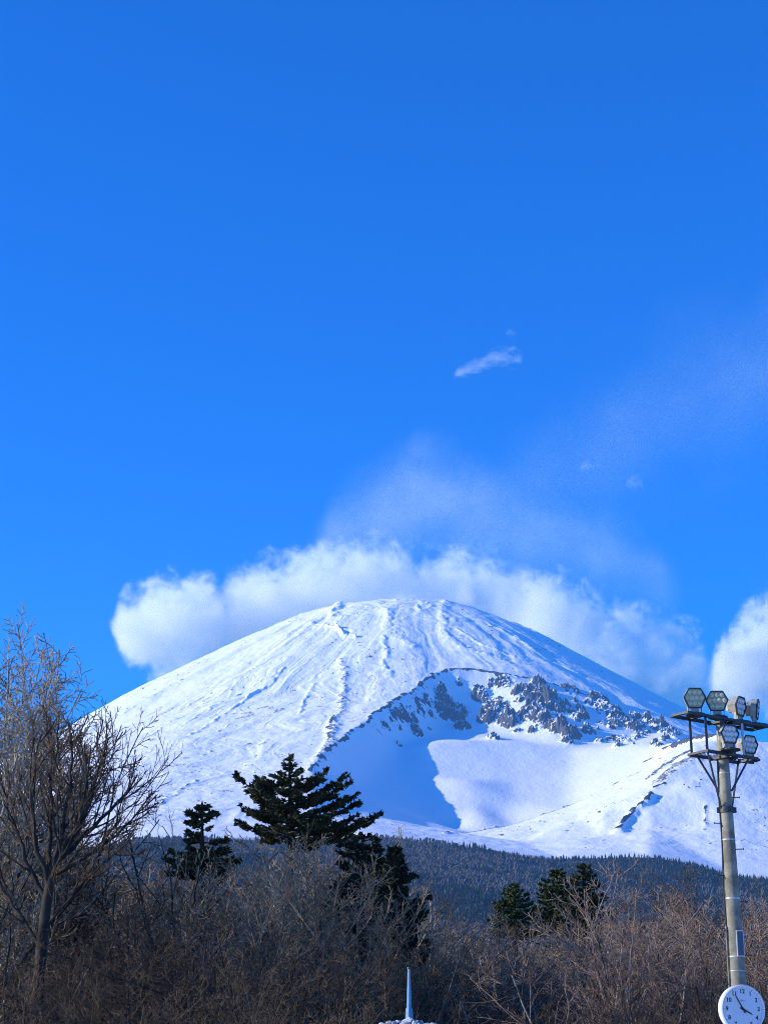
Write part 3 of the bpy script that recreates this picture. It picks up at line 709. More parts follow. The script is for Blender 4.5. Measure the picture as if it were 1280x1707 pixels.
put_tree(BT, 46, 1034, 65, 'very tall dark fan-shaped bare tree against the sky at the left edge', wide=.7, rot=.8)
# the big broom-shaped tree below the spreading conifer
BR = proto('broom', 21, M_BARK, M_TWIG, 'bare_tree')
put_tree(BR, 492, 1366, 60, 'broad grey bare tree with dense fan of fine rising twigs below the spreading conifer', wide=1.25)
BR2 = proto('broom', 22, M_BARK, M_TWIG, 'bare_tree')
put_tree(BR2, 572, 1422, 56, 'grey bare tree with twigs sweeping right, below the flat dark conifer', wide=1.2, lean=.08)
put_tree(BR2, 405, 1375, 63, 'brownish bare tree with fine crown just right of the crooked conifer', wide=1.0, rot=1.0)
BRR = proto('broom', 23, M_BARKD, M_TWIGR, 'bare_tree')
put_tree(BR2, 448, 1380, 61, 'grey bare tree with rounded crown, left half of the dome below the spreading conifer', wide=1.1, rot=3.1)
put_tree(BR, 545, 1388, 58, 'grey bare tree with rounded crown, right half of the dome below the spreading conifer', wide=1.1, rot=4.4)
for _px, _py, _D, _rt, _w in ((425, 1404, 67, .3, 'far left shoulder'), (470, 1392, 70, 2.1, 'left of the middle'), (510, 1394, 66, 5.0, 'middle'), (562, 1410, 69, 3.7, 'right of the middle'), (606, 1440, 64, 1.2, 'far right shoulder'), (380, 1412, 70, 4.2, 'lowest left fringe')):
    put_tree(BR if _px % 4 else BR2, _px, _py, _D, f'fine-twigged grey bare tree, {_w} of the dome below the spreading conifer', 'bare trees forming the dome', wide=1.25, rot=_rt)
put_tree(BRR, 330, 1458, 54, 'reddish brown bare tree with tangled twigs below the small crooked conifer', wide=1.1)
put_tree(BRR, 1110, 1422, 55, 'tall reddish bare tree with long rising twigs left of the floodlight pole', wide=1.25)
put_tree(BRR, 1265, 1432, 50, 'reddish bare tree at the right edge just behind the floodlight pole', wide=1.1, rot=3.0)
BRP = proto('broom', 22, M_PALE, M_TWIGR, 'bare_tree')
put_tree(BRP, 1010, 1470, 52, 'bare tree with pale slanting stems right of the two-topped conifer', wide=1.2, rot=1.7)
put_tree(BRP, 900, 1500, 58, 'bare tree with rosy twigs rising just below the two-topped conifer', wide=1.2, rot=4.0)

# the thicket: rows of smaller bare trees behind and in front of those
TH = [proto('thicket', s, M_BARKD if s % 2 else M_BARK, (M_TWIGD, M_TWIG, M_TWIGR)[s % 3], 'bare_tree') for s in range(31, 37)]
BS = [proto('broom', 22, M_BARKD, M_TWIGD, 'bare_tree'), BR, BRR, BRP, proto('birch', 4, M_PALE, M_TWIGD, 'bare_tree')]
DK_SHADE = [proto('thicket', s, M_BARKD, M_TWIGD, 'bare_tree') for s in (31, 33, 36)]+[proto('broom', 22, M_BARKD, M_TWIGD, 'bare_tree')]
TOPX = [0, 60, 120, 180, 240, 300, 330, 400, 480, 540, 600, 650, 700, 760, 820, 880, 940, 1000, 1060, 1120, 1200, 1280]
TOPY = [1310, 1340, 1370, 1400, 1395, 1400, 1405, 1385, 1376, 1390, 1425, 1475, 1520, 1530, 1520, 1500, 1488, 1480, 1450, 1432, 1432, 1435]
LM = [(60, 'at the far left edge', 'a'), (150, 'round the trunk of the large forked tree', 'b'), (250, 'right of the large forked tree', 'c'), (360, 'below the small crooked conifer', 'd'),
      (450, 'left under the spreading conifer', 'e'), (540, 'under the spreading conifer', 'f'), (625, 'below the dark flat-topped conifer', 'g'), (700, 'around the narrow dark conifer and blue post', 'h'),
      (780, 'right of the thin dead trunk', 'i'), (880, 'below the light green conifer', 'j'), (990, 'below the two-topped conifers', 'k'), (1100, 'right of the two-topped conifers', 'l'),
      (1195, 'left of the floodlight pole', 'm'), (9999, 'behind the floodlight pole and clock', 'n')]
KIND = {'spread': 'forked dark bare tree', 'broom': 'fan-shaped bare tree', 'birch': 'slender upright bare tree', 'thicket': 'crooked bare tree'}
TONE = {'grey_twigs': 'with grey twigs', 'reddish_twigs': 'with reddish twigs', 'dark_twigs': 'with dark twigs', 'pale_twigs': 'with pale twigs'}
def describe(pr, px, D):
    for (k, s_, m_), v in PROTO.items():
        if v is pr: break
    for x, where, _ in LM:
        if px < x: break
    row = 'front' if D < 51 else 'middle' if D < 70 else 'back' if D < 110 else 'far'
    lab = f'{KIND[k]} {TONE[m_]}, {row} row, {where}'
    return lab, 'thicket trees '+where
rows_ = [(96, 0, 11, .9), (84, 12, 12, .95), (74, 28, 12, 1.0), (66, 58, 11, 1.0), (59, 90, 12, 1.05), (53, 128, 12, 1.1), (47, 170, 12, 1.1), (42, 215, 11, 1.1)]
for D_, drop, num, wd_ in rows_:
    for i in range(num):
        px = -20+(i+.5+rnd.uniform(-.4, .4))*1330/num
        py = np.interp(px, TOPX, TOPY)+drop+rnd.uniform(-6, 26)
        if py > 1665: continue
        if abs(px-682) < 40 and D_ < 50: continue
        pool = TH+BS if px < 640 else TH+[BRR, BRP, BRP, BS[0], BRR]
        if 640 <= px < 860: pool = TH+[BS[0], BS[4]]
        if D_ < 62 and rnd.random() < (.62 if px > 860 else .88): pool = DK_SHADE  # darker bark and twigs paint in the shade of the dense front rows
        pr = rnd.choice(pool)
        put_tree(pr, px, py, D_+rnd.uniform(-3, 3), *describe(pr, px, D_), wide=wd_*rnd.uniform(.9, 1.35))
# further rows that close the view to the foothill
for D_, hh, num in ((112, 11, 22), (135, 11.5, 26), (165, 12, 30), (220, 12.5, 34), (300, 13, 40)):
    for i in range(num):
        px = -30+(i+.5+rnd.uniform(-.45, .45))*1340/num; a = at(px, 1500, D_)
        z0 = gnd(a.x, D_); k = hh*rnd.uniform(.8, 1.15)
        u_, v_ = project(a.x, D_, z0+k)
        if v_ > 1700: continue
        pr = rnd.choice(TH[:4]+[BRR]); put_tree(pr, px, v_, D_, *describe(pr, px, D_), wide=1.2)

# ------------------------------------------------------------------ conifers
def needle_mat(name, c1, c2, c3):
    g = NT(name); tc = g.n('TexCoord'); at_ = g.n('Attribute', attribute_name='tone')
    nz = g.n('TexNoise', in_Vector=tc.outputs['Object'], in_Scale=1.6, in_Detail=4.0)
    c = g.mix(g.ramp(nz.outputs[0], [(.35, 0), (.65, 1)]), c1, c2)
    c = g.mix(g.ramp(at_.outputs['Fac'], [(.78, 0), (.95, 1)]), c, c3)
    b = g.n('BsdfPrincipled', in_Roughness=.6); b.inputs['Specular IOR Level'].default_value = .25
    g.l(c, b.inputs['Base Color']); g.l(b.outputs[0], g.out.inputs[0]); return g.m
M_FIR = needle_mat('dark_needles', (.028, .034, .012), (.09, .095, .032), (.26, .20, .085))
M_FIRD = needle_mat('darker_needles', (.014, .02, .009), (.036, .046, .02), (.10, .10, .045))
M_FIRL = needle_mat('light_needles', (.045, .065, .016), (.11, .13, .035), (.19, .17, .06))
class Fir:
    def __init__(s, seed, foliage, dens=1.0, tuft=.13):
        s.R = np.random.default_rng(seed); s.wood = Tubes(); s.T = []; s.mat = foliage; s.dens = dens; s.tuft = tuft
    def spray(s, P, wid, thick=.5):
        """needles along a branch axis P (n,3); wid = half width of the flat spray at its base"""
        R = s.R; seg = np.linalg.norm(np.diff(P, axis=0), axis=1); L = seg.sum(); cum = np.r_[0, np.cumsum(seg)]
        m = max(4, int(L/.085*s.dens)); t = R.random(m)**.85
        d = t*L; Q = np.stack([np.interp(d, cum, P[:, k]) for k in range(3)], -1)
        ax = unit(P[-1]-P[0]); side = unit(np.cross(ax, [0, 0, 1])); upv = np.cross(side, ax)
        w = wid*(np.sin(np.clip((1-t)*1.0+.10, 0, 1)*math.pi*.62)**.8)*np.clip(t*4+.25, 0, 1)
        k = 7
        sg = np.where(R.random(m) < .5, -1, 1)
        u = np.linspace(.08, 1, k)[None]*w[:, None]*R.uniform(.6, 1.1, (m, 1))
        base_ = Q[:, None]+side*(sg[:, None]*u*.80)[..., None]+ax*(u*.6)[..., None]+upv*(R.normal(0, 1, (m, k))*.07*thick-u*u*.10)[..., None]
        C = base_.reshape(-1, 3)
        dirn = (side*np.repeat(sg, k)[:, None]*.75+ax*.6)+R.normal(0, .42, C.shape)
        s.tufts(C, dirn)
        for i in np.nonzero(R.random(m) < .25)[0]: s.wood.add([Q[i], base_[i, -1]], [.012, .005])
    def tufts(s, C, dirn, size=None):
        R = s.R; n = len(C); dirn = dirn/(np.linalg.norm(dirn, axis=1, keepdims=True)+1e-9)
        ln = (size or s.tuft)*R.uniform(.6, 1.5, (n, 1)); o = np.cross(dirn, R.normal(0, 1, C.shape)); o /= np.linalg.norm(o, axis=1, keepdims=True)+1e-9
        for a in (0, 1):
            if a: o = np.cross(o, dirn)
            s.T.append(np.stack([C-dirn*ln*.35-o*ln*.06, C-o*ln*.27, C+dirn*ln, C+o*ln*.27], 1))
    def branch(s, p, tip, r, wid, sag=.12, subs=0):
        p = np.asarray(p, float); tip = np.asarray(tip, float); L = np.linalg.norm(tip-p); t = np.linspace(0, 1, 7)[:, None]
        P = p+(tip-p)*t; P[:, 2] += -sag*L*np.sin(t[:, 0]*math.pi)*1.0
        P += s.R.normal(0, .02*L, P.shape)*np.sin(t*math.pi)
        s.wood.add(P, r*(1-t[:, 0]*.8)); s.spray(P[1:], wid)
        for j in range(subs):
            f = .3+.6*(j+s.R.random())/subs; i = min(5, int(f*6)); q = P[i]; ax = unit(P[-1]-P[0]); side = unit(np.cross(ax, [0, 0, 1]))*(1 if j % 2 else -1)
            l2 = L*(.42*(1-f)+.14); e = q+(ax*.75+side*.7)*l2+np.array([0, 0, s.R.normal(.05, .06)*l2])
            t2 = np.linspace(0, 1, 5)[:, None]; P2 = q+(e-q)*t2; P2[:, 2] -= .08*l2*np.sin(t2[:, 0]*math.pi)
            s.wood.add(P2, r*.4*(1-t2[:, 0]*.7)); s.spray(P2, wid*.55)
    def build(s, origin, name, label, group=None, bark=None, trunk=None):
        t = bpy.data.objects.new(name, None); COL.objects.link(t); t.location = origin
        org = np.array(origin)
        tk = Tubes(); tk.add(np.asarray(trunk[0])-org, trunk[1]); link('trunk', tk.mesh('trunk', bark or M_BARKD, 8), t)
        s.wood.lines = [(p-org, r) for p, r in s.wood.lines]
        if s.wood.lines: link('branch', s.wood.mesh('branch', bark or M_BARKD, 4), t)['kind'] = 'stuff'
        V = np.concatenate(s.T).reshape(-1, 3)-org; n = len(V)//4
        me = np_mesh('crown', V, np.arange(n*4), 4, False, s.mat, {'tone': np.repeat(s.R.random(n), 4)})
        link('crown', me, t); return set_props(t, label, 'tree', group)

def big_fir():
    D = 75.0; f = Fir(5, M_FIR, 1.5, .13); top = np.array(at(482, 1256, D)); ax = top[0]; z0 = gnd(ax, D)
    def W(px, py, dy=0.0): v = at(px, py, D+dy); return np.array([v.x, D+dy, v.z])
    tr = [np.array([ax+.25, D, z0]), np.array([ax+.1, D, z0+6]), W(486, 1420), W(484, 1340), W(482, 1256)]
    spec = [((480, 1352), (391, 1287), -.4, .34), ((478, 1345), (428, 1296), .5, .36), ((480, 1362), (412, 1318), .9, .4), ((478, 1395), (393, 1369), -.3, .32), ((480, 1384), (402, 1343), .5, .36),
            ((480, 1372), (420, 1352), -1.2, .36), ((484, 1335), (546, 1284), -.2, .34), ((484, 1330), (528, 1292), .7, .34), ((486, 1362), (598, 1322), -.2, .42), ((486, 1350), (585, 1303), -.6, .40),
            ((486, 1345), (578, 1288), 1.0, .10), ((488, 1378), (596, 1338), .8, .44), ((488, 1385), (560, 1352), -1.1, .4), ((492, 1412), (637, 1356), .1, .34), ((490, 1400), (596, 1358), .9, .34), ((490, 1404), (610, 1366), -.6, .30),
            ((478, 1322), (440, 1297), -.5, .3), ((482, 1318), (522, 1298), -.5, .3), ((486, 1395), (548, 1372), -1.0, .34), ((482, 1368), (440, 1345), 1.4, .38), ((488, 1420), (560, 1392), -.2, .3), ((478, 1405), (440, 1385), -.8, .3)]
    for a, b, dy, w_ in spec: f.branch(W(*a), W(b[0], b[1], dy), .05, w_, .06, 4)
    for i in range(46):          # whorls all round, narrow above, wide below
        u = (i+.5)/46; py = 1262+u*150; hw = (4+34*min(1, u*1.9)+16*u)*.0238*1.05*(.75+.5*f.R.random()); az = i*2.4+f.R.uniform(-.4, .4)
        b = W(482+4*u, py); rise = .25*(1-u)+.1
        f.branch(b, b+np.array([math.cos(az)*hw, math.sin(az)*hw*1.15, hw*rise]), .03, .12+.22*min(1, u*1.6), .05, 2 if u > .3 else 0)
    f.build((ax, D, z0), 'fir_tree', 'large dark spreading conifer left of centre in front of the snow slope', None, None, (tr, [.26, .22, .15, .10, .02]))
big_fir()
def cone_fir(seed, px, top, bot, hw_px, D, mat, label, extra=(), lean=0, n=60, power=.8, group=None, tuft=.13, dens=1.1, droop=-.12, gap=None, jag=.5):
    """conical crown between rows top and bot of the photograph, half width hw_px at the bottom"""
    f = Fir(seed, mat, dens, tuft); T_ = at(px, top, D); B = at(px+lean, bot, D); z0 = gnd(B.x, D); k = (at(px+1, bot, D)-at(px, bot, D)).x
    for i in range(n):
        nl = max(6, n//6); u = (i//6+.5+f.R.uniform(-.22, .22))/nl
        if u > 1: break
        if gap and gap[0] < u < gap[1]: continue
        b = np.array([T_.x+(B.x-T_.x)*u, D, T_.z+(B.z-T_.z)*u]); hw = hw_px*k*(u**power)*(1-jag/2+jag*f.R.random())+.12; az = i*1.047+(i//6)*.5+f.R.uniform(-.3, .3)
        f.branch(b, b+np.array([math.cos(az)*hw, math.sin(az)*hw, hw*(droop+.18+.3*(1-u))]), .03, min(.34, .10+.13*hw), .07, 2 if hw > .8 else 0)
    f.tufts(np.array([[T_.x, D, T_.z-.1-.12*j] for j in range(6)]), np.tile([0, 0, 1.0], (6, 1)), .2)
    for a, b, dy in extra:
        A_ = at(*a, D); E = at(b[0], b[1], D+dy); f.branch(A_, E, .04, .34, .03, 4)
    tr = [np.array([B.x, D, z0]), np.array([B.x, D, B.z]), np.array([T_.x, D, T_.z])]
    f.build((B.x, D, z0), 'fir_tree', label, group, None, (tr, [.22, .13, .015]))
cone_fir(8, 337, 1340, 1465, 50, 66, M_FIR, 'small crooked conifer with a tufted top, left of the large spreading conifer', n=42, dens=1.2,
         extra=[((338, 1445), (275, 1432), 0), ((338, 1450), (398, 1436), .3), ((338, 1452), (280, 1458), .5), ((338, 1365), (311, 1352), 0), ((338, 1362), (362, 1356), 0), ((340, 1375), (314, 1372), .4), ((338, 1430), (284, 1420), 0), ((338, 1428), (385, 1412), 0), ((338, 1440), (290, 1442), -.4)], power=.75, gap=(.36, .5), jag=1.2)
cone_fir(9, 604, 1392, 1560, 62, 62, M_FIRD, 'dark flat-topped conifer just right of and below the large spreading conifer', n=64, power=.5, tuft=.11,
         extra=[((604, 1415), (640, 1418), 0), ((604, 1410), (566, 1408), 0), ((604, 1430), (642, 1436), .4)])
cone_fir(10, 658, 1416, 1610, 54, 60.5, M_FIRD, 'narrow dark pointed conifer left of the thin pale trunk', n=110, power=1.0, jag=.8,
         extra=[((664, 1522), (714, 1494), 0), ((664, 1520), (700, 1502), -.2), ((664, 1540), (716, 1516), .3), ((662, 1545), (706, 1530), 0), ((660, 1470), (688, 1460), 0), ((656, 1500), (626, 1492), 0), ((656, 1460), (632, 1456), 0)], dens=1.5)
cone_fir(11, 857, 1476, 1560, 46, 92, M_FIRL, 'small light green conifer left of the two-topped conifer', n=62, power=.8, jag=.7, dens=1.3)
cone_fir(12, 928, 1450, 1560, 52, 97, M_FIRL, 'olive green conifer, left top of the two-topped pair right of centre', n=72, power=.75, jag=.8, dens=1.3)
cone_fir(13, 972, 1442, 1560, 44, 95, M_FIR, 'darker green conifer, right top of the two-topped pair right of centre', n=72, power=.7, jag=.8, dens=1.3)
# thin pale dead trunk
def snag():
    D = 78.0; T_ = at(719, 1492, D); z0 = gnd(T_.x, D); tk = Tubes()
    tk.add([(0, 0, 0), (.04, 0, 5), (-.02, 0, 8), (0, 0, T_.z-z0)], [.14, .12, .09, .06])
    t = bpy.data.objects.new('dead_tree', None); COL.objects.link(t); t.location = (T_.x, D, z0)
    link('trunk', tk.mesh('trunk', M_PALE, 8), t)
    b = Tubes()
    for z, s_, l in ((T_.z-z0-.7, 1, .6), (T_.z-z0-1.3, -1, .5), (T_.z-z0-.3, -1, .25), (T_.z-z0-2, 1, .8)): b.add([(0, 0, z), (s_*l*.6, .1, z+.1), (s_*l, .15, z+.3)], [.03, .02, .01])
    link('branch', b.mesh('branch', M_PALE, 4), t)
    set_props(t, 'thin pale dead trunk standing upright right of the narrow dark conifer', 'tree')
snag()

# ------------------------------------------------------------------ built things
import bmesh
class Solid:
    """bmesh with boxes, beams, cylinders and discs; one mesh per part"""
    def __init__(s): s.bm = bmesh.new()
    def _tf(s, geo, M):
        bmesh.ops.transform(s.bm, matrix=M, verts=geo)
    def box(s, c, size, rot=None, bev=0.0):
        r = bmesh.ops.create_cube(s.bm, size=1.0); M = Matrix.Translation(c) @ (rot.to_4x4() if rot else Matrix()) @ Matrix.Diagonal((*size, 1)); s._tf(r['verts'], M)
        if bev: bmesh.ops.bevel(s.bm, geom=list({e for v in r['verts'] for e in v.link_edges}), offset=bev, segments=2, affect='EDGES', profile=.5)
    def _frame(s, a, b):
        a = Vector(a); b = Vector(b); d = b-a; q = d.to_track_quat('Z', 'X'); return a, b, d.length, q.to_matrix()
    def beam(s, a, b, w, h=None):
        a, b, L, R_ = s._frame(a, b); s.box((a+b)/2, (w, h or w, L), R_)
    def angle(s, a, b, w, t=.008):
        """L-section steel"""
        a, b, L, R_ = s._frame(a, b); m = (a+b)/2
        s.box(m+R_ @ Vector((w/2, 0, 0)), (t, w, L), R_); s.box(m+R_ @ Vector((w/4-.002, w/2+t/2, 0)), (w/2, t, L), R_)
    def cyl(s, a, b, r, r2=None, n=24, cap=True):
        a, b, L, R_ = s._frame(a, b)
        g_ = bmesh.ops.create_cone(s.bm, cap_ends=cap, segments=n, radius1=r, radius2=r if r2 is None else r2, depth=L)
        s._tf(g_['verts'], Matrix.Translation((a+b)/2) @ R_.to_4x4())
    def prism(s, pts, depth, M, bev=0.0):
        """outline in the local xz plane, pushed along local y by depth"""
        f = [s.bm.verts.new(M @ Vector((x, 0, z))) for x, z in pts]; k = [s.bm.verts.new(M @ Vector((x, depth, z))) for x, z in pts]
        n = len(pts); s.bm.faces.new(f); s.bm.faces.new(k[::-1])
        for i in range(n): s.bm.faces.new((f[i], k[i], k[(i+1) % n], f[(i+1) % n]))
    def dome(s, c, r, h, axis, n=14, rings=4):
        R_ = Vector(axis).to_track_quat('Z', 'X').to_matrix(); vs = []
        for i in range(rings):
            a = math.pi/2*i/rings; vs.append([s.bm.verts.new(Vector(c)+R_ @ Vector((math.cos(a)*r*math.cos(t*2*math.pi/n), math.cos(a)*r*math.sin(t*2*math.pi/n), math.sin(a)*h))) for t in range(n)])
        top = s.bm.verts.new(Vector(c)+R_ @ Vector((0, 0, h)))
        for i in range(rings-1):
            for t in range(n): s.bm.faces.new((vs[i][t], vs[i][(t+1) % n], vs[i+1][(t+1) % n], vs[i+1][t]))
        for t in range(n): s.bm.faces.new((vs[-1][t], vs[-1][(t+1) % n], top))
    def build(s, name, mat, parent=None, smooth_=False):
        bmesh.ops.recalc_face_normals(s.bm, faces=s.bm.faces)
        me = bpy.data.meshes.new(name); s.bm.to_mesh(me); s.bm.free()
        if smooth_:
            me.polygons.foreach_set('use_smooth', [True]*len(me.polygons)); me.set_sharp_from_angle(angle=math.radians(35))
        return link(name, me, parent, mat)

M_CONC = bsdf_mat('weathered_concrete', (.26, .24, .18), .85, 0, .42, 5.0, .3)
M_STEEL = bsdf_mat('galvanised_steel', (.20, .21, .21), .5, .55, .35, 14.0)
M_DSTEEL = bsdf_mat('dark_steel', (.055, .06, .065), .55, .4, .35, 14.0)
M_STRAP = bsdf_mat('bright_strap', (.50, .51, .50), .4, .3, .1, 20.0)
M_HOUS = bsdf_mat('lamp_housing', (.42, .41, .36), .5, .1, .2, 12.0)
M_GLASSG = bsdf_mat('greenish_lens', (.58, .60, .36), .2, 0, .25, 30.0)
M_GLASSW = bsdf_mat('milky_lens', (.66, .72, .72), .2, 0, .2, 30.0)
M_BOX = bsdf_mat('blue_grey_panel', (.055, .075, .13), .35, .1, .2, 9.0)
M_CABLE = bsdf_mat('black_cable', (.02, .02, .022), .6)
M_WHITE = bsdf_mat('white_enamel', (.80, .81, .80), .3, 0, .05, 6.0)
M_DIAL = bsdf_mat('clock_dial', (.72, .75, .78), .45, 0, .07, 40.0)
M_INK = bsdf_mat('black_ink', (.018, .018, .025), .5)
M_GREY = bsdf_mat('grey_ink', (.35, .37, .40), .5)
M_BLUE = bsdf_mat('pale_blue_paint', (.11, .25, .40), .45, .05, .2, 9.0)
M_STONE = bsdf_mat('pale_stone', (.50, .51, .52), .85, 0, .55, 4.0, .6)

DP = 33.0
PB = at(1230, 1640, DP); PX, PY = PB.x, DP
def zat(py, D=DP, px=1215): return at(px, py, D).z
mast = bpy.data.objects.new('floodlight_mast', None); COL.objects.link(mast); mast.location = (PX, PY, gnd(PX, PY))
set_props(mast, 'tall concrete floodlight mast with lamp platforms behind the round clock', 'lamp post')
G0 = mast.location.copy()
ztop = zat(1196)
def Lc(x, y, z): return Vector((x-G0.x, y-G0.y, z-G0.z))
# the mast leans a hair, as its outline does in the photograph
LEAN = (at(1207, 1290, DP).x-PX)/(zat(1290)-PB.z)
def ax_(z): return PX+(z-PB.z)*LEAN
def rad(z): return .142-(z-PB.z)*(.142-.100)/(zat(1290)-PB.z)
s = Solid(); zs = [G0.z, PB.z, ztop]
s.cyl(Lc(ax_(G0.z), PY, G0.z), Lc(ax_(ztop), PY, ztop), rad(G0.z), rad(ztop), 40); s.build('pole', M_CONC, mast, True)
for py, h in ((1401, .022), (1499, .026), (1596, .022), (1620, .014), (1290, .012)):
    z = zat(py); s = Solid(); s.cyl(Lc(ax_(z), PY, z-h/2), Lc(ax_(z), PY, z+h/2), rad(z)+.006, None, 40); s.build('strap', M_STRAP, mast, True)
z = zat(1351); s = Solid(); s.cyl(Lc(ax_(z), PY, z-.05), Lc(ax_(z), PY, z+.05), rad(z)+.02, None, 32); s.box(Lc(ax_(z)-rad(z)-.03, PY, z), (.06, .07, .09)); s.box(Lc(ax_(z)+rad(z)+.03, PY, z), (.06, .07, .09)); s.build('collar', M_DSTEEL, mast, True)
k = 0; z = G0.z+2.2
while z < zat(1300):
    s = Solid(); r_ = rad(z); sx = -1 if k % 2 else 1; a = math.radians(40)
    s.cyl(Lc(ax_(z)+sx*(r_-.02), PY-.03, z), Lc(ax_(z)+sx*(r_+.13), PY-.06, z), .009, None, 8); s.cyl(Lc(ax_(z)+sx*(r_+.12), PY-.058, z), Lc(ax_(z)+sx*(r_+.13), PY-.06, z), .02, None, 8)
    s.build('step_bolt', M_DSTEEL, mast); z += .45; k += 1
s = Solid(); z0_, z1_ = G0.z, zat(1262); prev = None
for i in range(26):
    z = z0_+(z1_-z0_)*i/25; p = Lc(ax_(z)-rad(z)-.014+.008*math.sin(i*1.3), PY-.02, z)
    if prev is not None: s.cyl(prev, p, .013, None, 8)
    prev = p
s.build('cable', M_CABLE, mast, True)
s = Solid(); z0_, z1_ = G0.z, zat(1545)
s.cyl(Lc(ax_(z0_)-rad(z0_)-.02, PY-.06, z0_), Lc(ax_(z1_)-rad(z1_)-.02, PY-.05, z1_), .014, None, 10); s.build('conduit', M_CONC, mast, True)
# number panel / small box strapped to the shaded side
z0_, z1_ = zat(1597), zat(1553); zc_ = (z0_+z1_)/2; hh_ = z1_-z0_
bx_ = bpy.data.objects.new('panel', None); 
s = Solid(); s.box(Lc(ax_(zc_)+.055, PY-rad(zc_)-.02, zc_), (.125, .05, hh_), None, .006); pf = s.build('panel_frame', M_STRAP, mast)
bpy.data.objects.remove(bx_)
s = Solid(); s.box(Lc(ax_(zc_)+.055, PY-rad(zc_)-.047, zc_), (.095, .01, hh_-.04)); s.build('panel', M_BOX, pf)

# lamp frames, turned 36 degrees
AU = math.radians(36); U = Vector((math.cos(AU), math.sin(AU), 0)); Vv = Vector((-math.sin(AU), math.cos(AU), 0))
def fr(u, v, z): q = Vector((ax_(z), PY, 0))+U*u+Vv*v; return Lc(q.x, q.y, z)
zU = zat(1203); zL = zat(1262); 
def platform(z, hu, hv, cross, nm):
    s = Solid()
    for v in (-hv, hv): s.beam(fr(-hu, v, z), fr(hu, v, z), .045, .075)
    for u in cross: s.beam(fr(u, -hv-.03, z+.004), fr(u, hv+.03, z+.004), .04, .06)
    s.cyl(fr(0, 0, z-.06), fr(0, 0, z+.06), rad(z)+.022, None, 28)
    s.beam(fr(-.12, -hv, z-.03), fr(-.12, hv, z-.03), .05, .05); s.beam(fr(.12, -hv, z-.03), fr(.12, hv, z-.03), .05, .05)
    return s.build(nm, M_DSTEEL, mast)
platform(zU, 1.02, .19, (-1.0, -.6, .28, .62, 1.0), 'crossarm')
platform(zL, .62, .22, (-.6, .6), 'crossarm')
for u, v, m in ((-.58, -.19, M_DSTEEL), (-.58, .19, M_DSTEEL), (-.2, -.2, M_DSTEEL), (.33, -.19, M_STRAP), (.5, .19, M_DSTEEL)):
    s = Solid(); s.beam(fr(u, v, zL+.03), fr(u, v, zU-.03), .04, .04); s.build('upright', m, mast)
zB = zat(1351)+.02
for u, v, zb in ((-.58, -.2, zB), (-.42, .2, zat(1320)), (.42, -.2, zat(1320)), (.58, .2, zB)):
    s = Solid(); z = zb; sx = -1 if u < 0 else 1
    s.beam(fr(u, v, zL-.03), Lc(ax_(z)+sx*(rad(z)-.005), PY+v*.3, z), .028, .028); s.build('brace', M_DSTEEL, mast)

def floodlight(u, v, z, yaw, tilt, glass, size=.175):
    """hexagonal head on a yoke; yaw 0 faces the camera, positive turns to the right"""
    base_ = fr(u, v, z)
    s = Solid(); s.cyl(base_+Vector((0, 0, -.008)), base_+Vector((0, 0, .012)), .175, None, 28); s.cyl(base_+Vector((0, 0, .012)), base_+Vector((0, 0, .05)), .05, None, 16)
    root = s.build('floodlight', M_DSTEEL, mast, True)
    R_ = Euler((tilt, 0, yaw)).to_matrix()
    hc = base_+Vector((0, 0, .05+.07+size))
    M = Matrix.Translation(hc) @ R_.to_4x4()
    hx = [(-.56, 1), (.56, 1), (1.08, .08), (.62, -.98), (-.62, -.98), (-1.08, .08)]
    s = Solid(); s.prism([(x*size, z_*size*.95) for x, z_ in hx], .10, M); s.prism([(x*size*.72, z_*size*.7) for x, z_ in hx], .09, M @ Matrix.Translation((0, .1005, 0)))
    for i in range(-2, 3): s.box(M @ Vector((i*size*.28, .205, 0)), (.008, .05, size*1.1), R_)
    s.build('housing', M_HOUS, root)
    s = Solid()
    for rr, (n_, zz) in enumerate(((3, .60), (4, .02), (3, -.56))):
        for i in range(n_): s.dome(M @ Vector(((i-(n_-1)/2)*size*.50, -.002, zz*size)), size*.27, .02, R_ @ Vector((0, -1, 0)))
    s.build('lens', glass, root, True)
    s = Solid()
    for i in range(6):
        a = hx[i]; b = hx[(i+1) % 6]; s.beam(M @ Vector((a[0]*size*1.01, -.012, a[1]*size*.96)), M @ Vector((b[0]*size*1.01, -.012, b[1]*size*.96)), .016, .03)
    s.build('rim', M_DSTEEL, root)
    s = Solid(); yc = Vector((base_.x, base_.y, base_.z+.05)); X_ = Euler((0, 0, yaw)).to_matrix()
    for sx in (-1, 1): s.beam(yc+X_ @ Vector((sx*size*.66, .05, .0)), yc+X_ @ Vector((sx*size*.70, .05, .07+size*.5)), .012, .05)
    s.box(yc+X_ @ Vector((0, .05, .0)), (size*1.4, .05, .014), X_); s.box(yc+X_ @ Vector((0, .06, .045)), (size*.8, .09, .07), X_); s.build('yoke', M_HOUS, root)
    return root
top = zU+.045
floodlight(-.60, .02, top, math.radians(4), math.radians(8), M_GLASSG, .18)
floodlight(-.12, -.05, top, math.radians(-4), math.radians(6), M_GLASSG, .18)
floodlight(.52, .0, top, math.radians(52), math.radians(8), M_GLASSW, .175)
floodlight(.95, .0, top, math.radians(75), math.radians(8), M_GLASSW, .175)
tl = zL+.045
floodlight(-.16, -.34, tl, math.radians(22), math.radians(4), M_GLASSW, .165)
floodlight(.80, .10, tl, math.radians(30), math.radians(4), M_GLASSW, .165)
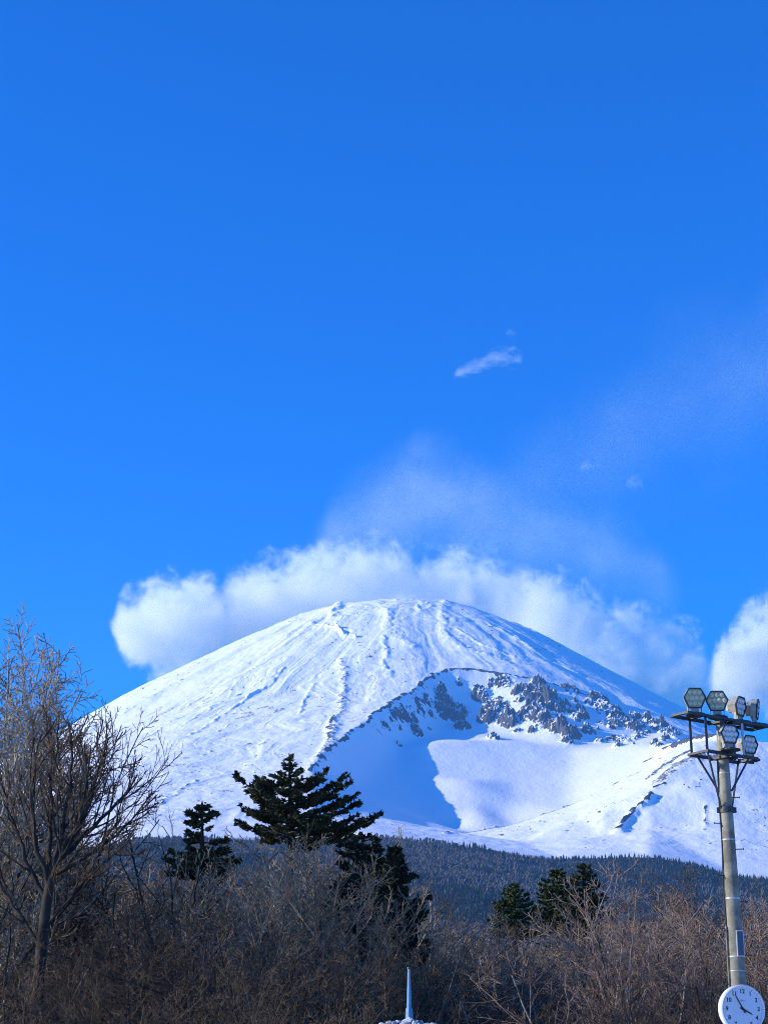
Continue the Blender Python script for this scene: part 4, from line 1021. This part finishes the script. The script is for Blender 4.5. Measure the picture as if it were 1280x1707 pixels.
s = Solid(); s.beam(fr(-.14, -.18, zL+.02), fr(-.16, -.42, zL+.02), .06, .03); s.beam(fr(.55, .16, zL+.02), fr(.9, .12, zL+.02), .06, .03); s.build('bracket', M_DSTEEL, mast)
s = Solid(); s.box(fr(.22, -.02, (zU+zL)/2+.05), (.16, .12, .22), None, .01); s.build('junction_box', M_DSTEEL, mast)

# ---- round clock
DC = DP-.32
cc_ = at(1236.5, 1683, DC); zg = gnd(cc_.x, DC)
clock = bpy.data.objects.new('clock', None); COL.objects.link(clock); clock.location = cc_; YAW = math.radians(14); clock.rotation_euler = (math.radians(2), 0, YAW)
set_props(clock, 'round white clock showing five to four, mounted low on the floodlight mast', 'clock')
Rc = .392
s = Solid(); s.cyl((0, -.035, 0), (0, .085, 0), Rc, None, 72); s.build('case', M_WHITE, clock, True)
s = Solid()
n = 72
ring = [[s.bm.verts.new((math.cos(t*2*math.pi/n)*r, y, math.sin(t*2*math.pi/n)*r)) for t in range(n)] for r, y in ((Rc+.003, -.02), (Rc+.006, -.05), (Rc-.012, -.062), (Rc-.028, -.05), (Rc-.030, -.036))]
for a, b in zip(ring[:-1], ring[1:]):
    for t in range(n): s.bm.faces.new((a[t], a[(t+1) % n], b[(t+1) % n], b[t]))
s.build('rim', M_WHITE, clock, True)
s = Solid(); s.cyl((0, -.0385, 0), (0, -.036, 0), Rc-.029, None, 72); s.build('dial', M_DIAL, clock)
def text_mesh(txt, size, x, z, y, mat, parent, name, bold=0.0):
    cu = bpy.data.curves.new(name, 'FONT'); cu.body = txt; cu.size = size; cu.align_x = 'CENTER'; cu.align_y = 'CENTER'; cu.extrude = .0012; cu.offset = bold
    o = bpy.data.objects.new(name, cu); COL.objects.link(o); dg = bpy.context.evaluated_depsgraph_get()
    me = bpy.data.meshes.new_from_object(o.evaluated_get(dg)); bpy.data.objects.remove(o); me.name = name
    me.transform(Matrix.Translation((x, y, z)) @ Matrix.Rotation(math.radians(90), 4, 'X')); me.materials.clear()
    return link(name, me, parent, mat)
for h in range(1, 13):
    a = math.radians(90-30*h); rr = .285
    text_mesh(str(h), .098, math.cos(a)*rr, math.sin(a)*rr, -.0405, M_INK, clock, 'numeral', .0022)
text_mesh('SEIKO', .035, .005, .135, -.0405, M_GREY, clock, 'maker_mark')
s = Solid()
for mnt in range(60):
    a = math.radians(mnt*6); L = .020 if mnt % 5 == 0 else .010; R_ = Matrix.Rotation(-a, 3, 'Y')
    s.box(R_ @ Vector((0, -.0395, .345)), (.008 if mnt % 5 == 0 else .004, .002, L), R_)
s.build('minute_marks', M_INK, clock)
def hand(deg, L, w, tail, y, nm):
    s = Solid(); R_ = Matrix.Rotation(math.radians(deg), 3, 'Y')
    pts = [(-w, -tail), (w, -tail), (w*.55, L), (-w*.55, L)]
    s.prism(pts, .004, Matrix.Translation((0, y, 0)) @ R_.to_4x4()); s.build(nm, M_INK, clock)
hand(-30.0, .262, .012, .075, -.052, 'minute_hand'); hand(118, .185, .016, .05, -.047, 'hour_hand')
s = Solid(); s.cyl((0, -.058, 0), (0, -.042, 0), .02, None, 20); s.build('hub', M_INK, clock, True)
s = Solid(); s.beam((-.06, .08, .12), (-.06, .22, .12), .05, .02); s.beam((-.06, .08, -.12), (-.06, .22, -.12), .05, .02); s.build('bracket', M_DSTEEL, clock)

# ---- pale blue tapering post on a heap of stones
DO = 30.0; ob = at(682, 1695, DO); g0 = gnd(ob.x, DO)
post = bpy.data.objects.new('blue_post', None); COL.objects.link(post); post.location = ob; post.rotation_euler = (0, 0, math.radians(38))
set_props(post, 'slender pale blue tapering post standing on a heap of stones, bottom centre', 'post')
hpost = at(682, 1616, DO).z-ob.z
def taper(w0, w1, z0, z1, nm, mat):
    s = Solid(); vs = [s.bm.verts.new((sx*w/2, sy*w/2, z)) for z, w in ((z0, w0), (z1, w1)) for sx, sy in ((-1, -1), (1, -1), (1, 1), (-1, 1))]
    for f in ((0, 1, 5, 4), (1, 2, 6, 5), (2, 3, 7, 6), (3, 0, 4, 7), (3, 2, 1, 0), (4, 5, 6, 7)): s.bm.faces.new([vs[i] for i in f])
    bmesh.ops.bevel(s.bm, geom=s.bm.edges[:], offset=.004, segments=1, affect='EDGES'); return s.build(nm, mat, post)
taper(.062, .034, .0, hpost, 'shaft', M_BLUE); taper(.088, .078, -.03, .12, 'foot', M_BLUE); taper(.058, .05, hpost+.001, hpost+.03, 'cap', M_DSTEEL)
pl = bpy.data.objects.new('stone_plinth', None); COL.objects.link(pl); pl.location = (ob.x-.04, DO, g0)
set_props(pl, 'broad stone plinth carrying the heap of pale stones and the blue post, bottom centre', 'plinth')
def rock(c, r, seed, nm, parent, flat=.6):
    bm = bmesh.new(); bmesh.ops.create_icosphere(bm, subdivisions=2, radius=1); R_ = random.Random(seed); ph = [R_.uniform(0, 6) for _ in range(6)]
    for v in bm.verts:
        k = 1+.18*math.sin(v.co.x*3+ph[0])+.16*math.sin(v.co.y*4+ph[1])+.14*math.sin(v.co.z*4+ph[2])+R_.uniform(-.06, .06); v.co = Vector((v.co.x*k*r, v.co.y*k*r, max(-.6, v.co.z)*k*r*flat))
    me = bpy.data.meshes.new(nm); bm.to_mesh(me); bm.free(); me.transform(Matrix.Translation(c) @ Matrix.Rotation(R_.uniform(0, 6), 4, 'Z'))
    return link(nm, me, parent, M_STONE)
zt = ob.z-g0
s = Solid(); s.cyl((0, 0, 0), (0, 0, zt-.16), 1.0, .46, 9); s.build('base', bsdf_mat('dark_stone', (.14, .135, .13), .9, 0, .4, 3.0, .8), pl)
R_ = random.Random(5)
for i in range(46):
    a = R_.uniform(0, 6.28); q = math.sqrt(R_.random())*.43; r_ = R_.uniform(.028, .062)
    rock((math.cos(a)*q, math.sin(a)*q, zt-.155+.045-(q/.43)*.05+R_.uniform(0, .05)), r_, i, 'stone', pl)
rock((.04, -.04, zt-.10), .12, 99, 'stone', pl, .7)
